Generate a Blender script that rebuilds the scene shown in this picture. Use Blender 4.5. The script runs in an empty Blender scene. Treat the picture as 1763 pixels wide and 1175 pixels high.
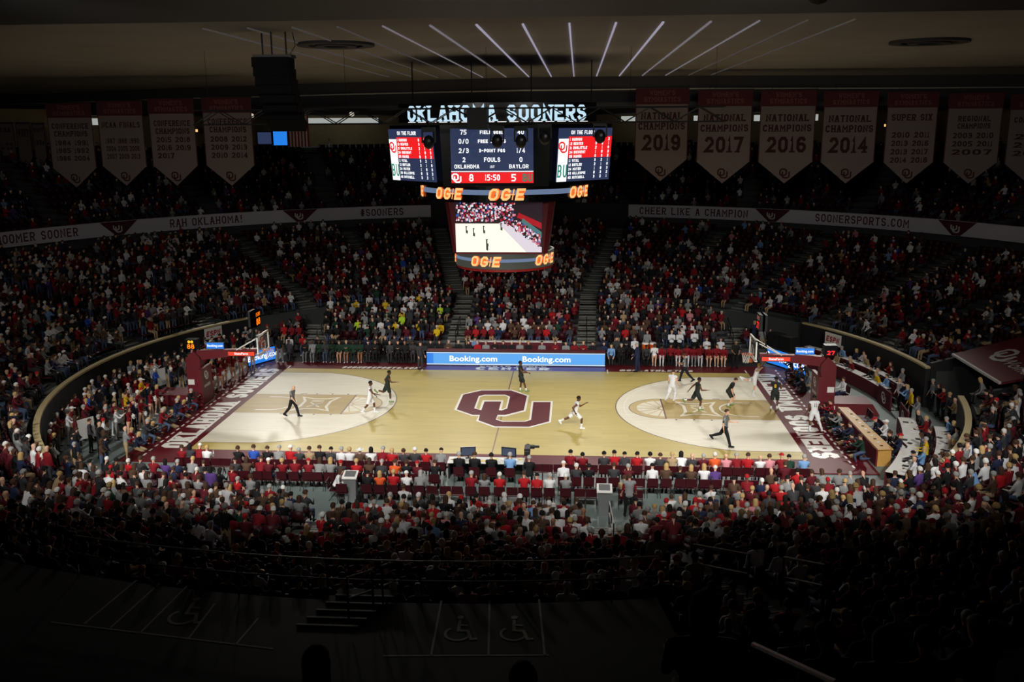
import bpy, math, random
import numpy as np
from math import sin, cos, pi, radians as rad, atan2, hypot, sqrt
from mathutils import Vector
random.seed(7); RS = np.random.RandomState(7)
SC = bpy.context.scene
COL = SC.collection

# ------------------------------------------------------------------ camera, world, exposure
CAM = np.array([3.8585, -48.5941, 14.7608]); YAW, PITCH, ROLL, FPX = -0.0701237, -0.2245094, -0.0067105, 1617.525
def cam_axes():
    f = np.array([sin(YAW)*cos(PITCH), cos(YAW)*cos(PITCH), sin(PITCH)])
    r = np.array([cos(YAW), -sin(YAW), 0.0]); u = np.cross(r, f)
    return cos(ROLL)*r+sin(ROLL)*u, -sin(ROLL)*r+cos(ROLL)*u, f
cr, cu, cf = cam_axes()
cam = bpy.data.objects.new('camera', bpy.data.cameras.new('camera')); COL.objects.link(cam)
from mathutils import Matrix
M4 = Matrix(((cr[0], cu[0], -cf[0], CAM[0]), (cr[1], cu[1], -cf[1], CAM[1]), (cr[2], cu[2], -cf[2], CAM[2]), (0, 0, 0, 1)))
cam.matrix_world = M4
cam.data.sensor_width = 36.0; cam.data.lens = 36.0*FPX/1763.0; cam.data.clip_end = 500; cam.data.clip_start = 0.1
SC.camera = cam
world = bpy.data.worlds.new('arena_dark'); SC.world = world; world.use_nodes = True
world.node_tree.nodes['Background'].inputs[0].default_value = (0.5, 0.5, 0.6, 1)
world.node_tree.nodes['Background'].inputs[1].default_value = 0.0
vs = SC.view_settings; vs.view_transform = 'Standard'; vs.look = 'None'; vs.exposure = 0.0; vs.gamma = 1.0; vs.use_curve_mapping = False
SC.cycles.max_bounces = 5; SC.cycles.diffuse_bounces = 3; SC.cycles.glossy_bounces = 3; SC.cycles.transparent_max_bounces = 6
SC.cycles.sample_clamp_indirect = 3.0
LAMP_W = 14300.0      # watts of each court spotlight

def at(px, py, pl='z', val=0.0):
    """point of the place seen at a pixel of the photograph, on the plane x, y or z = val"""
    d = cf + cr*(px-881.5)/FPX - cu*(py-587.5)/FPX
    i = 'xyz'.index(pl); return CAM + d*((val-CAM[i])/d[i])

# ------------------------------------------------------------------ materials
MATS = {}
def lin(c): return tuple(((v/255)/12.92 if v/255 <= .04045 else ((v/255+.055)/1.055)**2.4) for v in c)
def mat(name, rgb, rough=.6, metal=0.0, emit=0.0, noise=0.0, scale=3.0, coat=0.0, stretch=None, spec=.5, coatr=.08):
    if name in MATS: return MATS[name]
    m = bpy.data.materials.new(name); m.use_nodes = True; nt = m.node_tree; b = nt.nodes['Principled BSDF']
    c = lin(rgb)+(1,)
    b.inputs['Base Color'].default_value = c; b.inputs['Roughness'].default_value = rough; b.inputs['Metallic'].default_value = metal
    b.inputs['Specular IOR Level'].default_value = spec
    if coat: b.inputs['Coat Weight'].default_value = coat; b.inputs['Coat Roughness'].default_value = coatr
    if emit:
        b.inputs['Base Color'].default_value = (0.01, .01, .01, 1)
        b.inputs['Emission Color'].default_value = c; b.inputs['Emission Strength'].default_value = emit
    if noise:
        tc = nt.nodes.new('ShaderNodeTexCoord'); n = nt.nodes.new('ShaderNodeTexNoise'); n.inputs['Scale'].default_value = scale; n.inputs['Detail'].default_value = 6
        src = tc.outputs['Object']
        if stretch:
            mp = nt.nodes.new('ShaderNodeMapping'); mp.inputs['Scale'].default_value = stretch; nt.links.new(src, mp.inputs[0]); src = mp.outputs[0]
        nt.links.new(src, n.inputs['Vector'])
        mx = nt.nodes.new('ShaderNodeMix'); mx.data_type = 'RGBA'; mx.blend_type = 'MULTIPLY'; mx.inputs[0].default_value = 1.0
        mx.inputs[6].default_value = c
        rp = nt.nodes.new('ShaderNodeMapRange'); rp.inputs[1].default_value = .3; rp.inputs[2].default_value = .7
        rp.inputs[3].default_value = 1-noise; rp.inputs[4].default_value = 1+noise*.4
        nt.links.new(n.outputs['Fac'], rp.inputs[0]); nt.links.new(rp.outputs[0], mx.inputs[7]); nt.links.new(mx.outputs[2], b.inputs['Base Color'])
    MATS[name] = m; return m
def glass_mat(name, rgb, alpha):
    m = mat(name, rgb, .08); m.node_tree.nodes['Principled BSDF'].inputs['Alpha'].default_value = alpha; return m

def wood_mat(name, rgb, plank=.057, var=.16):
    """narrow court boards running along x: each row of boards has its own tone, with fine grain"""
    m = bpy.data.materials.new(name); m.use_nodes = True; nt = m.node_tree; b = nt.nodes['Principled BSDF']
    N = nt.nodes.new; tc = N('ShaderNodeTexCoord')
    mp = N('ShaderNodeMapping'); mp.inputs['Scale'].default_value = (.35, 1/plank/6, 1); nt.links.new(tc.outputs['Object'], mp.inputs[0])
    br = N('ShaderNodeTexBrick'); br.inputs['Scale'].default_value = 1.0; br.inputs['Mortar Size'].default_value = 0.0
    br.inputs['Brick Width'].default_value = .9; br.inputs['Row Height'].default_value = 1.0
    br.inputs['Color1'].default_value = (1, 1, 1, 1); br.inputs['Color2'].default_value = (1-var, 1-var*1.1, 1-var*1.25, 1)
    nt.links.new(mp.outputs[0], br.inputs['Vector'])
    m2 = N('ShaderNodeMapping'); m2.inputs['Scale'].default_value = (.5, 7, 1); nt.links.new(tc.outputs['Object'], m2.inputs[0])
    ns = N('ShaderNodeTexNoise'); ns.inputs['Scale'].default_value = 1.3; ns.inputs['Detail'].default_value = 5; nt.links.new(m2.outputs[0], ns.inputs['Vector'])
    rp = N('ShaderNodeMapRange'); rp.inputs[1].default_value = .3; rp.inputs[2].default_value = .7; rp.inputs[3].default_value = .9; rp.inputs[4].default_value = 1.04
    nt.links.new(ns.outputs['Fac'], rp.inputs[0])
    x1 = N('ShaderNodeMix'); x1.data_type = 'RGBA'; x1.blend_type = 'MULTIPLY'; x1.inputs[0].default_value = 1; x1.inputs[6].default_value = lin(rgb)+(1,)
    nt.links.new(br.outputs['Color'], x1.inputs[7])
    x2 = N('ShaderNodeMix'); x2.data_type = 'RGBA'; x2.blend_type = 'MULTIPLY'; x2.inputs[0].default_value = 1
    nt.links.new(x1.outputs[2], x2.inputs[6]); nt.links.new(rp.outputs[0], x2.inputs[7]); nt.links.new(x2.outputs[2], b.inputs['Base Color'])
    b.inputs['Roughness'].default_value = .42; b.inputs['Specular IOR Level'].default_value = .25
    b.inputs['Coat Weight'].default_value = .12; b.inputs['Coat Roughness'].default_value = .1
    MATS[name] = m; return m

MAROON = (112, 28, 42); CRIM = (150, 24, 38)
m_wood = wood_mat('maple_boards', (195, 175, 97), var=.1); m_cream = wood_mat('bleached_boards', (236, 229, 208), var=.05)
m_lane = wood_mat('stained_boards', (184, 158, 92), var=.1)
m_maroonfloor = mat('maroon_floor_paint', (92, 20, 29), .42, coat=.04, spec=.1)
m_purple = mat('purple_floor_paint', (86, 58, 142), .45, coat=.3, spec=.1, coatr=.02)
m_white = mat('white_floor_paint', (242, 240, 232), .35, coat=.2); m_brown = mat('brown_court_line', (104, 62, 40), .35)
m_darkline = mat('dark_court_line', (92, 66, 52), .4); m_paletan = mat('tan_floor_paint', (206, 182, 130), .35, coat=.2)
m_concrete = mat('grey_event_floor', (118, 132, 130), .55, noise=.18, scale=.7)
m_tier = mat('concrete_tier', (70, 72, 74), .85, noise=.2, scale=.6)
m_step = mat('concrete_step', (96, 100, 98), .8); m_nose = mat('step_nosing', (140, 138, 124), .7)
m_ceil = mat('acoustic_ceiling', (160, 155, 147), .9, noise=.08, scale=.4); m_dark = mat('black_steel', (24, 24, 26), .6)
m_bulk = mat('painted_bulkhead', (62, 60, 62), .8); m_pipe = mat('galvanised_pipe', (190, 186, 180), .45, metal=.3)
m_blackwall = mat('black_barrier', (30, 30, 33), .7); m_tan = mat('tan_cap_rail', (196, 178, 132), .55)
m_maroon = mat('maroon_vinyl', MAROON, .5); m_maroondark = mat('maroon_padding', (104, 24, 34), .45)
m_seat = mat('maroon_plastic', (60, 12, 21), .5, spec=.3); m_white2 = mat('white_plastic', (232, 232, 228), .5)
m_whitecloth = mat('white_cloth', (226, 226, 222), .85); m_skirt = mat('maroon_skirt', (92, 20, 36), .85)
m_tablewood = mat('oak_counter', (206, 158, 84), .4, noise=.1, scale=4, stretch=(6, .6, 1)); m_steel = mat('grey_steel', (150, 152, 155), .35, metal=.6)
m_rubber = mat('black_rubber', (18, 18, 19), .7); m_screenblack = mat('screen_black', (12, 12, 15), .3)
m_ribbon = mat('ribbon_panel', (226, 222, 232), .7); m_ribbontext = mat('ribbon_maroon', (90, 26, 44), .7)
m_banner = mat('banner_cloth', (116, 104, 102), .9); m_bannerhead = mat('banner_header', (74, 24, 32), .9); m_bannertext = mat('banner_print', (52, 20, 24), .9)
m_orange = mat('orange_rim', (226, 88, 36), .4); m_ball = mat('basketball_leather', (206, 104, 48), .6); m_net = mat('net_cord', (230, 230, 225), .8)
m_glass = glass_mat('clear_board', (225, 235, 240), .12)
e_blue = mat('led_blue', (38, 128, 232), emit=1.0); e_blue2 = mat('led_light_blue', (84, 166, 240), emit=1.0); e_white = mat('led_white', (250, 252, 255), emit=1.25)
e_red = mat('led_red', (238, 30, 34), emit=1.05); e_navy = mat('led_navy', (44, 54, 84), emit=1.0); e_green = mat('led_green', (30, 140, 110), emit=.9)
e_amber = mat('led_amber', (255, 120, 10), emit=1.6); e_orange = mat('led_orange', (245, 100, 30), emit=1.3); e_glow = mat('led_peach', (255, 190, 120), emit=1.2)
e_strip = mat('ceiling_strip_light', (196, 190, 214), emit=.55); e_conc = mat('concourse_panel', (200, 205, 200), emit=.6)
e_sfred = mat('led_signred', (236, 62, 30), emit=1.0); e_clockred = mat('led_clock_red', (255, 30, 40), emit=1.4); e_steel = mat('led_steel_blue', (120, 140, 176), emit=.7)

# ------------------------------------------------------------------ mesh building
class MB:
    def __init__(s): s.v = []; s.f = []; s.m = []
    def add(s, vs_, fs, m=0):
        o = len(s.v); s.v += [tuple(map(float, p)) for p in vs_]; s.f += [tuple(o+i for i in f) for f in fs]; s.m += [m]*len(fs); return s
    def box(s, x0, x1, y0, y1, z0, z1, m=0):
        return s.add([(x, y, z) for z in (z0, z1) for y in (y0, y1) for x in (x0, x1)],
                     [(0, 2, 3, 1), (4, 5, 7, 6), (0, 1, 5, 4), (2, 6, 7, 3), (0, 4, 6, 2), (1, 3, 7, 5)], m)
    def obox(s, c, u, v, w, m=0):
        """box with centre c and half-axes u, v, w"""
        c, u, v, w = map(np.array, (c, u, v, w))
        return s.add([c+a*u+b*v+d*w for d in (-1, 1) for b in (-1, 1) for a in (-1, 1)],
                     [(0, 2, 3, 1), (4, 5, 7, 6), (0, 1, 5, 4), (2, 6, 7, 3), (0, 4, 6, 2), (1, 3, 7, 5)], m)
    def prism(s, poly, z0, z1, m=0, ms=None):
        n = len(poly); a = [(p[0], p[1], z0) for p in poly]+[(p[0], p[1], z1) for p in poly]
        s.add(a, [tuple(range(n))[::-1], tuple(range(n, 2*n))], m)
        return s.add(a, [(i, (i+1) % n, n+(i+1) % n, n+i) for i in range(n)], m if ms is None else ms)
    def poly(s, pts, m=0): return s.add(pts, [tuple(range(len(pts)))], m)
    def quadprism(s, pts, off, m=0):
        """slab: polygon pts (3D) thickened along off"""
        n = len(pts); a = [np.array(p, float) for p in pts]; b = [p+np.array(off) for p in a]
        return s.add(a+b, [tuple(range(n))[::-1], tuple(range(n, 2*n))]+[(i, (i+1) % n, n+(i+1) % n, n+i) for i in range(n)], m)
    def tube(s, pts, r, n=8, m=0, closed=False):
        pts = [np.array(p, float) for p in pts]; k = len(pts); rings = []; up = None
        for i in range(k):
            a = pts[(i-1) % k] if (closed or i > 0) else pts[i]; b = pts[(i+1) % k] if (closed or i < k-1) else pts[i]
            t = (b-a)/(np.linalg.norm(b-a)+1e-9)
            if up is None: up = np.array([0, 0, 1.]) if abs(t[2]) < .9 else np.array([1., 0, 0])
            x = np.cross(up, t); x /= np.linalg.norm(x)+1e-9; y = np.cross(t, x); up = y
            rr = r[i] if hasattr(r, '__len__') else r
            rings.append([pts[i]+rr*(cos(2*pi*j/n)*x+sin(2*pi*j/n)*y) for j in range(n)])
        V = [p for g in rings for p in g]; F = []
        for i in range(k if closed else k-1):
            a, b = i*n, ((i+1) % k)*n
            F += [(a+j, a+(j+1) % n, b+(j+1) % n, b+j) for j in range(n)]
        if not closed: F += [tuple(range(n))[::-1], tuple((k-1)*n+j for j in range(n))]
        return s.add(V, F, m)
    def ring(s, r0, r1, z0, z1, a0=0., a1=2*pi, n=64, m=0, cx=0, cy=0):
        """annular sector block; angles in radians"""
        V = []; F = []
        for i in range(n+1):
            a = a0+(a1-a0)*i/n; c_, s_ = cos(a), sin(a)
            V += [(cx+r0*c_, cy+r0*s_, z0), (cx+r1*c_, cy+r1*s_, z0), (cx+r1*c_, cy+r1*s_, z1), (cx+r0*c_, cy+r0*s_, z1)]
        for i in range(n):
            a, b = 4*i, 4*i+4
            F += [(a+0, a+1, b+1, b+0), (a+1, a+2, b+2, b+1), (a+2, a+3, b+3, b+2), (a+3, a+0, b+0, b+3)]
        F += [(0, 3, 2, 1), (4*n, 4*n+1, 4*n+2, 4*n+3)]
        return s.add(V, F, m)
    def sphere(s, c, r, n=10, k=6, m=0):
        r = r if hasattr(r, '__len__') else (r, r, r); V = []; F = []
        for i in range(1, k):
            t = pi*i/k
            V += [(c[0]+r[0]*sin(t)*cos(2*pi*j/n), c[1]+r[1]*sin(t)*sin(2*pi*j/n), c[2]+r[2]*cos(t)) for j in range(n)]
        V += [(c[0], c[1], c[2]+r[2]), (c[0], c[1], c[2]-r[2])]; T = len(V)-2
        for i in range(k-2): F += [(i*n+j, (i+1)*n+j, (i+1)*n+(j+1) % n, i*n+(j+1) % n) for j in range(n)]
        F += [(T, j, (j+1) % n) for j in range(n)]+[(T+1, (k-2)*n+(j+1) % n, (k-2)*n+j) for j in range(n)]
        return s.add(V, F, m)
    def mesh(s, name, mats, smooth=False):
        me = bpy.data.meshes.new(name); me.from_pydata(s.v, [], s.f)
        for x in (mats if isinstance(mats, (list, tuple)) else [mats]): me.materials.append(x)
        me.polygons.foreach_set('material_index', s.m)
        if smooth: me.polygons.foreach_set('use_smooth', [True]*len(s.f))
        me.update(); return me
    def build(s, name, mats, parent=None, smooth=False): return link(name, s.mesh(name, mats, smooth), parent)
def link(name, me, parent=None, loc=None, rz=0.0):
    o = bpy.data.objects.new(name, me); COL.objects.link(o); o.parent = parent
    if loc is not None: o.location = tuple(map(float, loc))
    if rz: o.rotation_euler = (0, 0, rz)
    return o
def empty(name, loc=(0, 0, 0), rz=0.0, parent=None):
    o = link(name, None, parent, loc, rz); o.empty_display_size = .2; return o
def tag(o, label=None, cat=None, group=None, kind=None):
    if label: o['label'] = label
    if cat: o['category'] = cat
    if group: o['group'] = group
    if kind: o['kind'] = kind
    return o
def struct(o, label=None): o['kind'] = 'structure'; return tag(o, label) if label else o

# ------------------------------------------------------------------ lettering
GL = {
'O': [(1, [(0,.2),(0,.8),(.28,1),(.72,1),(1,.8),(1,.2),(.72,0),(.28,0)])], '0': 'O', 'Q': 'O', 'D': [(1, [(0,0),(0,1),(.7,1),(1,.8),(1,.2),(.7,0)])],
'K': [(0,[(0,0),(0,1)]),(0,[(1,1),(.1,.45)]),(0,[(.35,.6),(1,0)])], 'L': [(0,[(0,1),(0,0),(1,0)])], 'A': [(0,[(0,0),(.42,1),(.58,1),(1,0)]),(0,[(.2,.33),(.8,.33)])],
'H': [(0,[(0,0),(0,1)]),(0,[(1,0),(1,1)]),(0,[(0,.5),(1,.5)])], 'M': [(0,[(0,0),(0,1),(.5,.4),(1,1),(1,0)])], 'N': [(0,[(0,0),(0,1),(1,0),(1,1)])],
'S': [(0,[(1,.76),(.72,1),(.28,1),(0,.82),(0,.66),(.25,.52),(.75,.48),(1,.34),(1,.18),(.72,0),(.28,0),(0,.24)])],
'E': [(0,[(1,1),(0,1),(0,0),(1,0)]),(0,[(0,.5),(.8,.5)])], 'F': [(0,[(1,1),(0,1),(0,0)]),(0,[(0,.5),(.8,.5)])],
'R': [(0,[(0,0),(0,1),(.72,1),(1,.86),(1,.6),(.72,.46),(0,.46)]),(0,[(.5,.46),(1,0)])], 'P': [(0,[(0,0),(0,1),(.72,1),(1,.86),(1,.6),(.72,.46),(0,.46)])],
'B': [(1,[(0,0),(0,1),(.7,1),(.95,.86),(.95,.62),(.75,.5),(1,.38),(1,.16),(.72,0)]),(0,[(0,.5),(.75,.5)])],
'C': [(0,[(1,.75),(.72,1),(.28,1),(0,.8),(0,.2),(.28,0),(.72,0),(1,.25)])], 'G': [(0,[(1,.75),(.72,1),(.28,1),(0,.8),(0,.2),(.28,0),(.72,0),(1,.2),(1,.45),(.55,.45)])],
'I': [(0,[(.5,0),(.5,1)])], 'J': [(0,[(1,1),(1,.2),(.72,0),(.28,0),(0,.2)])], 'T': [(0,[(0,1),(1,1)]),(0,[(.5,0),(.5,1)])], 'U': [(0,[(0,1),(0,.2),(.28,0),(.72,0),(1,.2),(1,1)])],
'V': [(0,[(0,1),(.5,0),(1,1)])], 'W': [(0,[(0,1),(.25,0),(.5,.8),(.75,0),(1,1)])], 'X': [(0,[(0,0),(1,1)]),(0,[(0,1),(1,0)])], 'Y': [(0,[(0,1),(.5,.5),(1,1)]),(0,[(.5,.5),(.5,0)])],
'Z': [(0,[(0,1),(1,1),(0,0),(1,0)])], '1': [(0,[(.15,.8),(.5,1),(.5,0)])], '2': [(0,[(0,.75),(.25,1),(.75,1),(1,.8),(1,.6),(0,0),(1,0)])],
'3': [(0,[(0,.8),(.28,1),(.72,1),(1,.82),(1,.65),(.7,.52),(1,.36),(1,.18),(.72,0),(.28,0),(0,.2)]),(0,[(.35,.52),(.7,.52)])], '4': [(0,[(.75,0),(.75,1),(0,.3),(1,.3)])],
'5': [(0,[(1,1),(0,1),(0,.55),(.7,.55),(1,.42),(1,.18),(.72,0),(0,0)])], '6': [(0,[(1,.8),(.72,1),(.28,1),(0,.8),(0,.2),(.28,0),(.72,0),(1,.2),(1,.4),(.72,.55),(0,.55)])],
'7': [(0,[(0,1),(1,1),(.35,0)])], '8': [(1,[(.1,.64),(.1,.86),(.3,1),(.7,1),(.9,.86),(.9,.64),(.75,.52),(1,.36),(1,.16),(.72,0),(.28,0),(0,.16),(0,.36),(.25,.52)]),(0,[(.25,.52),(.75,.52)])],
'9': [(0,[(0,.2),(.28,0),(.72,0),(1,.2),(1,.8),(.72,1),(.28,1),(0,.8),(0,.6),(.28,.45),(1,.45)])], '.': [(0,[(.45,0),(.6,0)])], ':': [(0,[(.4,.2),(.6,.2)]),(0,[(.4,.75),(.6,.75)])],
'/': [(0,[(.1,0),(.9,1)])], '-': [(0,[(.15,.5),(.85,.5)])], '_': [(0,[(0,-.05),(1,-.05)])], '!': [(0,[(.5,.35),(.5,1)]),(0,[(.42,0),(.58,0)])], "'": [(0,[(.5,.8),(.5,1)])],
'#': [(0,[(.3,0),(.4,1)]),(0,[(.65,0),(.75,1)]),(0,[(0,.34),(1,.34)]),(0,[(.05,.67),(1,.67)])], '+': [(0,[(.5,.15),(.5,.85)]),(0,[(.15,.5),(.85,.5)])],
'@': [(0,[(1,.1),(.7,0),(.28,0),(0,.2),(0,.8),(.28,1),(.72,1),(1,.8),(1,.35),(.65,.3),(.65,.65),(.35,.65),(.35,.35),(.65,.35)])]}
def stroke(pts, closed, t):
    """thick polyline with mitred corners -> list of quads (2D)"""
    P = [np.array(p, float) for p in pts]; n = len(P); L = []; R_ = []
    for i in range(n):
        a = P[i-1] if (i > 0 or closed) else None; b = P[(i+1) % n] if (i < n-1 or closed) else None
        d1 = (P[i]-a)/np.linalg.norm(P[i]-a) if a is not None else None; d2 = (b-P[i])/np.linalg.norm(b-P[i]) if b is not None else None
        if d1 is None: d1 = d2
        if d2 is None: d2 = d1
        n1 = np.array([-d1[1], d1[0]]); n2 = np.array([-d2[1], d2[0]]); mt = n1+n2; k = np.linalg.norm(mt)
        mt = mt/k if k > 1e-6 else n1
        ln = min(t/2/max(.35, float(mt@n1)), t*1.1); L.append(P[i]+mt*ln); R_.append(P[i]-mt*ln)
    return [(R_[i], R_[(i+1) % n], L[(i+1) % n], L[i]) for i in range(n if closed else n-1)]
def text2d(s, h, w=None, t=None, gap=None, shear=0.0, serif=False, align='c'):
    """block lettering -> list of 2D quads; height h, glyph width w, stroke t"""
    w = w or h*.62; t = t or h*.17; gap = gap if gap is not None else h*.14; out = []; x = 0.0
    for ch in s.upper():
        if ch == ' ': x += w*.6+gap; continue
        gw = w*(.45 if ch in '.:!\'I1' else 1.22 if ch in 'MW@' else 1.0)
        g = GL[ch]; g = GL[g] if isinstance(g, str) else g
        for closed, pts in g:
            q = [(x+t/2+p[0]*(gw-t), t/2+p[1]*(h-t)) for p in pts]
            if not closed:   # let open ends reach the cap line
                q = [list(a) for a in q]
                for i, j in ((0, 1), (-1, -2)):
                    dx, dy = q[i][0]-q[j][0], q[i][1]-q[j][1]
                    if abs(dy) > abs(dx)*1.3 and (pts[i][1] in (0, 1)): q[i][1] += t/2*(1 if dy > 0 else -1)
                    elif abs(dx) > abs(dy): q[i][0] += t/2*(1 if dx > 0 else -1)
                if serif:
                    for i, j in ((0, 1), (-1, -2)):
                        if pts[i][1] in (0, 1) and abs(q[i][1]-q[j][1]) > abs(q[i][0]-q[j][0]):
                            yy = 0 if pts[i][1] == 0 else h-t*.45
                            out.append([np.array(p) for p in ((q[i][0]-t*.95, yy), (q[i][0]+t*.95, yy), (q[i][0]+t*.95, yy+t*.45), (q[i][0]-t*.95, yy+t*.45))])
            out += stroke(q, closed, t)
        x += gw+gap
    W = x-gap; ox = -W/2 if align == 'c' else (-W if align == 'r' else 0)
    return [[np.array((p[0]+ox+shear*p[1], p[1])) for p in q] for q in out], W
def put(mb, quads, f, m=0):
    for i, q in enumerate(quads):        # overlapping strokes step a hair towards the reader
        x, y = q[0]; o = np.array(f(x, y), float); n = np.cross(np.array(f(x+.01, y))-o, np.array(f(x, y+.01))-o); n /= np.linalg.norm(n)+1e-12
        mb.add([np.array(f(p[0], p[1]))+n*(.0007*(i % 7)) for p in q], [tuple(range(len(q)))], m)
    return mb
_fc = {}
def font2d(s, h, bold=.02, shear=0.0, width=1.0):
    """built-in typeface as 2D polygons, centred in x, baseline at 0"""
    cu_ = bpy.data.curves.new('t', 'FONT'); cu_.body = s; cu_.size = h/.72; cu_.offset = bold*h; cu_.shear = shear; cu_.resolution_u = 4; cu_.space_character = 1+bold*1.2
    ob = bpy.data.objects.new('t', cu_); COL.objects.link(ob); dg = bpy.context.evaluated_depsgraph_get(); dg.update()
    me = bpy.data.meshes.new_from_object(ob.evaluated_get(dg))
    V = np.array([v.co[:2] for v in me.vertices]); out = [[V[i] for i in p.vertices] for p in me.polygons]
    bpy.data.objects.remove(ob); bpy.data.curves.remove(cu_); bpy.data.meshes.remove(me)
    c = (V[:, 0].min()+V[:, 0].max())/2
    return [[np.array(((p[0]-c)*width, p[1])) for p in q] for q in out], (V[:, 0].max()-V[:, 0].min())*width
def plane_map(o, u, v):
    o, u, v = (np.array(a, float) for a in (o, u, v)); return lambda x, y: o+u*x+v*y
def cyl_map(R, ang, z, inward=True, cx=0, cy=0, tilt=0.0):
    """text on a cylinder about (cx,cy); read from inside (inward) or outside"""
    def f(x, y):
        a = ang+(-x if inward else x)/R; r = R+(tilt*y)
        return np.array([cx+r*cos(a), cy+r*sin(a), z+y])
    return f
def OU(h):
    """interlocking two-letter emblem as 2D quads, height h"""
    q = stroke([(-.62*h+a*.62*h, .30*h+b*.62*h) for a, b in ((0,.22),(0,.78),(.28,1),(.72,1),(1,.78),(1,.22),(.72,0),(.28,0))], True, .15*h)
    q += stroke([(-.38*h+a*.66*h, .06*h+b*.62*h) for a, b in ((0,1),(0,.2),(.25,0),(.75,0),(1,.2),(1,1))], False, .15*h)
    return [[np.array(p) for p in k] for k in q]
# ------------------------------------------------------------------ event floor and court
HX, HY = 14.325, 7.62
b = MB(); b.prism([(22.6*cos(a), 22.6*sin(a)) for a in np.linspace(0, 2*pi, 97)[:-1]], -.4, -.05); floor = struct(b.build('floor', m_concrete), 'grey concrete event floor around the wooden basketball court')
court = struct(MB().box(-17.0, 17.0, -9.3, 9.3, -.049, 0).build('court_floor', m_maroonfloor), 'portable court floor with maroon painted apron')
def paint(name, polys, m, z, label=None):
    mb = MB()
    for i, p in enumerate(polys): mb.poly([(q[0], q[1], z+(.0012*i if len(polys) < 4 else 0)) for q in p])
    return tag(mb.build(name, m, court), label)
def rect(x0, x1, y0, y1): return [(x0, y0), (x1, y0), (x1, y1), (x0, y1)]
def arcpts(cx, cy, r, a0, a1, n=40): return [(cx+r*cos(rad(a0+(a1-a0)*i/n)), cy+r*sin(rad(a0+(a1-a0)*i/n))) for i in range(n+1)]
def arcband(cx, cy, r0, r1, a0, a1, n=48):
    A = arcpts(cx, cy, r0, a0, a1, n); B_ = arcpts(cx, cy, r1, a0, a1, n); return [[A[i], A[i+1], B_[i+1], B_[i]] for i in range(n)]
paint('playing_surface', [rect(-HX, HX, -HY, HY)], m_wood, .002, 'honey maple playing surface')
BXC = HX-1.575; R3 = 6.75; ys = HY-1.02; a3 = math.degrees(math.asin(ys/R3)); xs = R3*cos(rad(a3))
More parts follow.
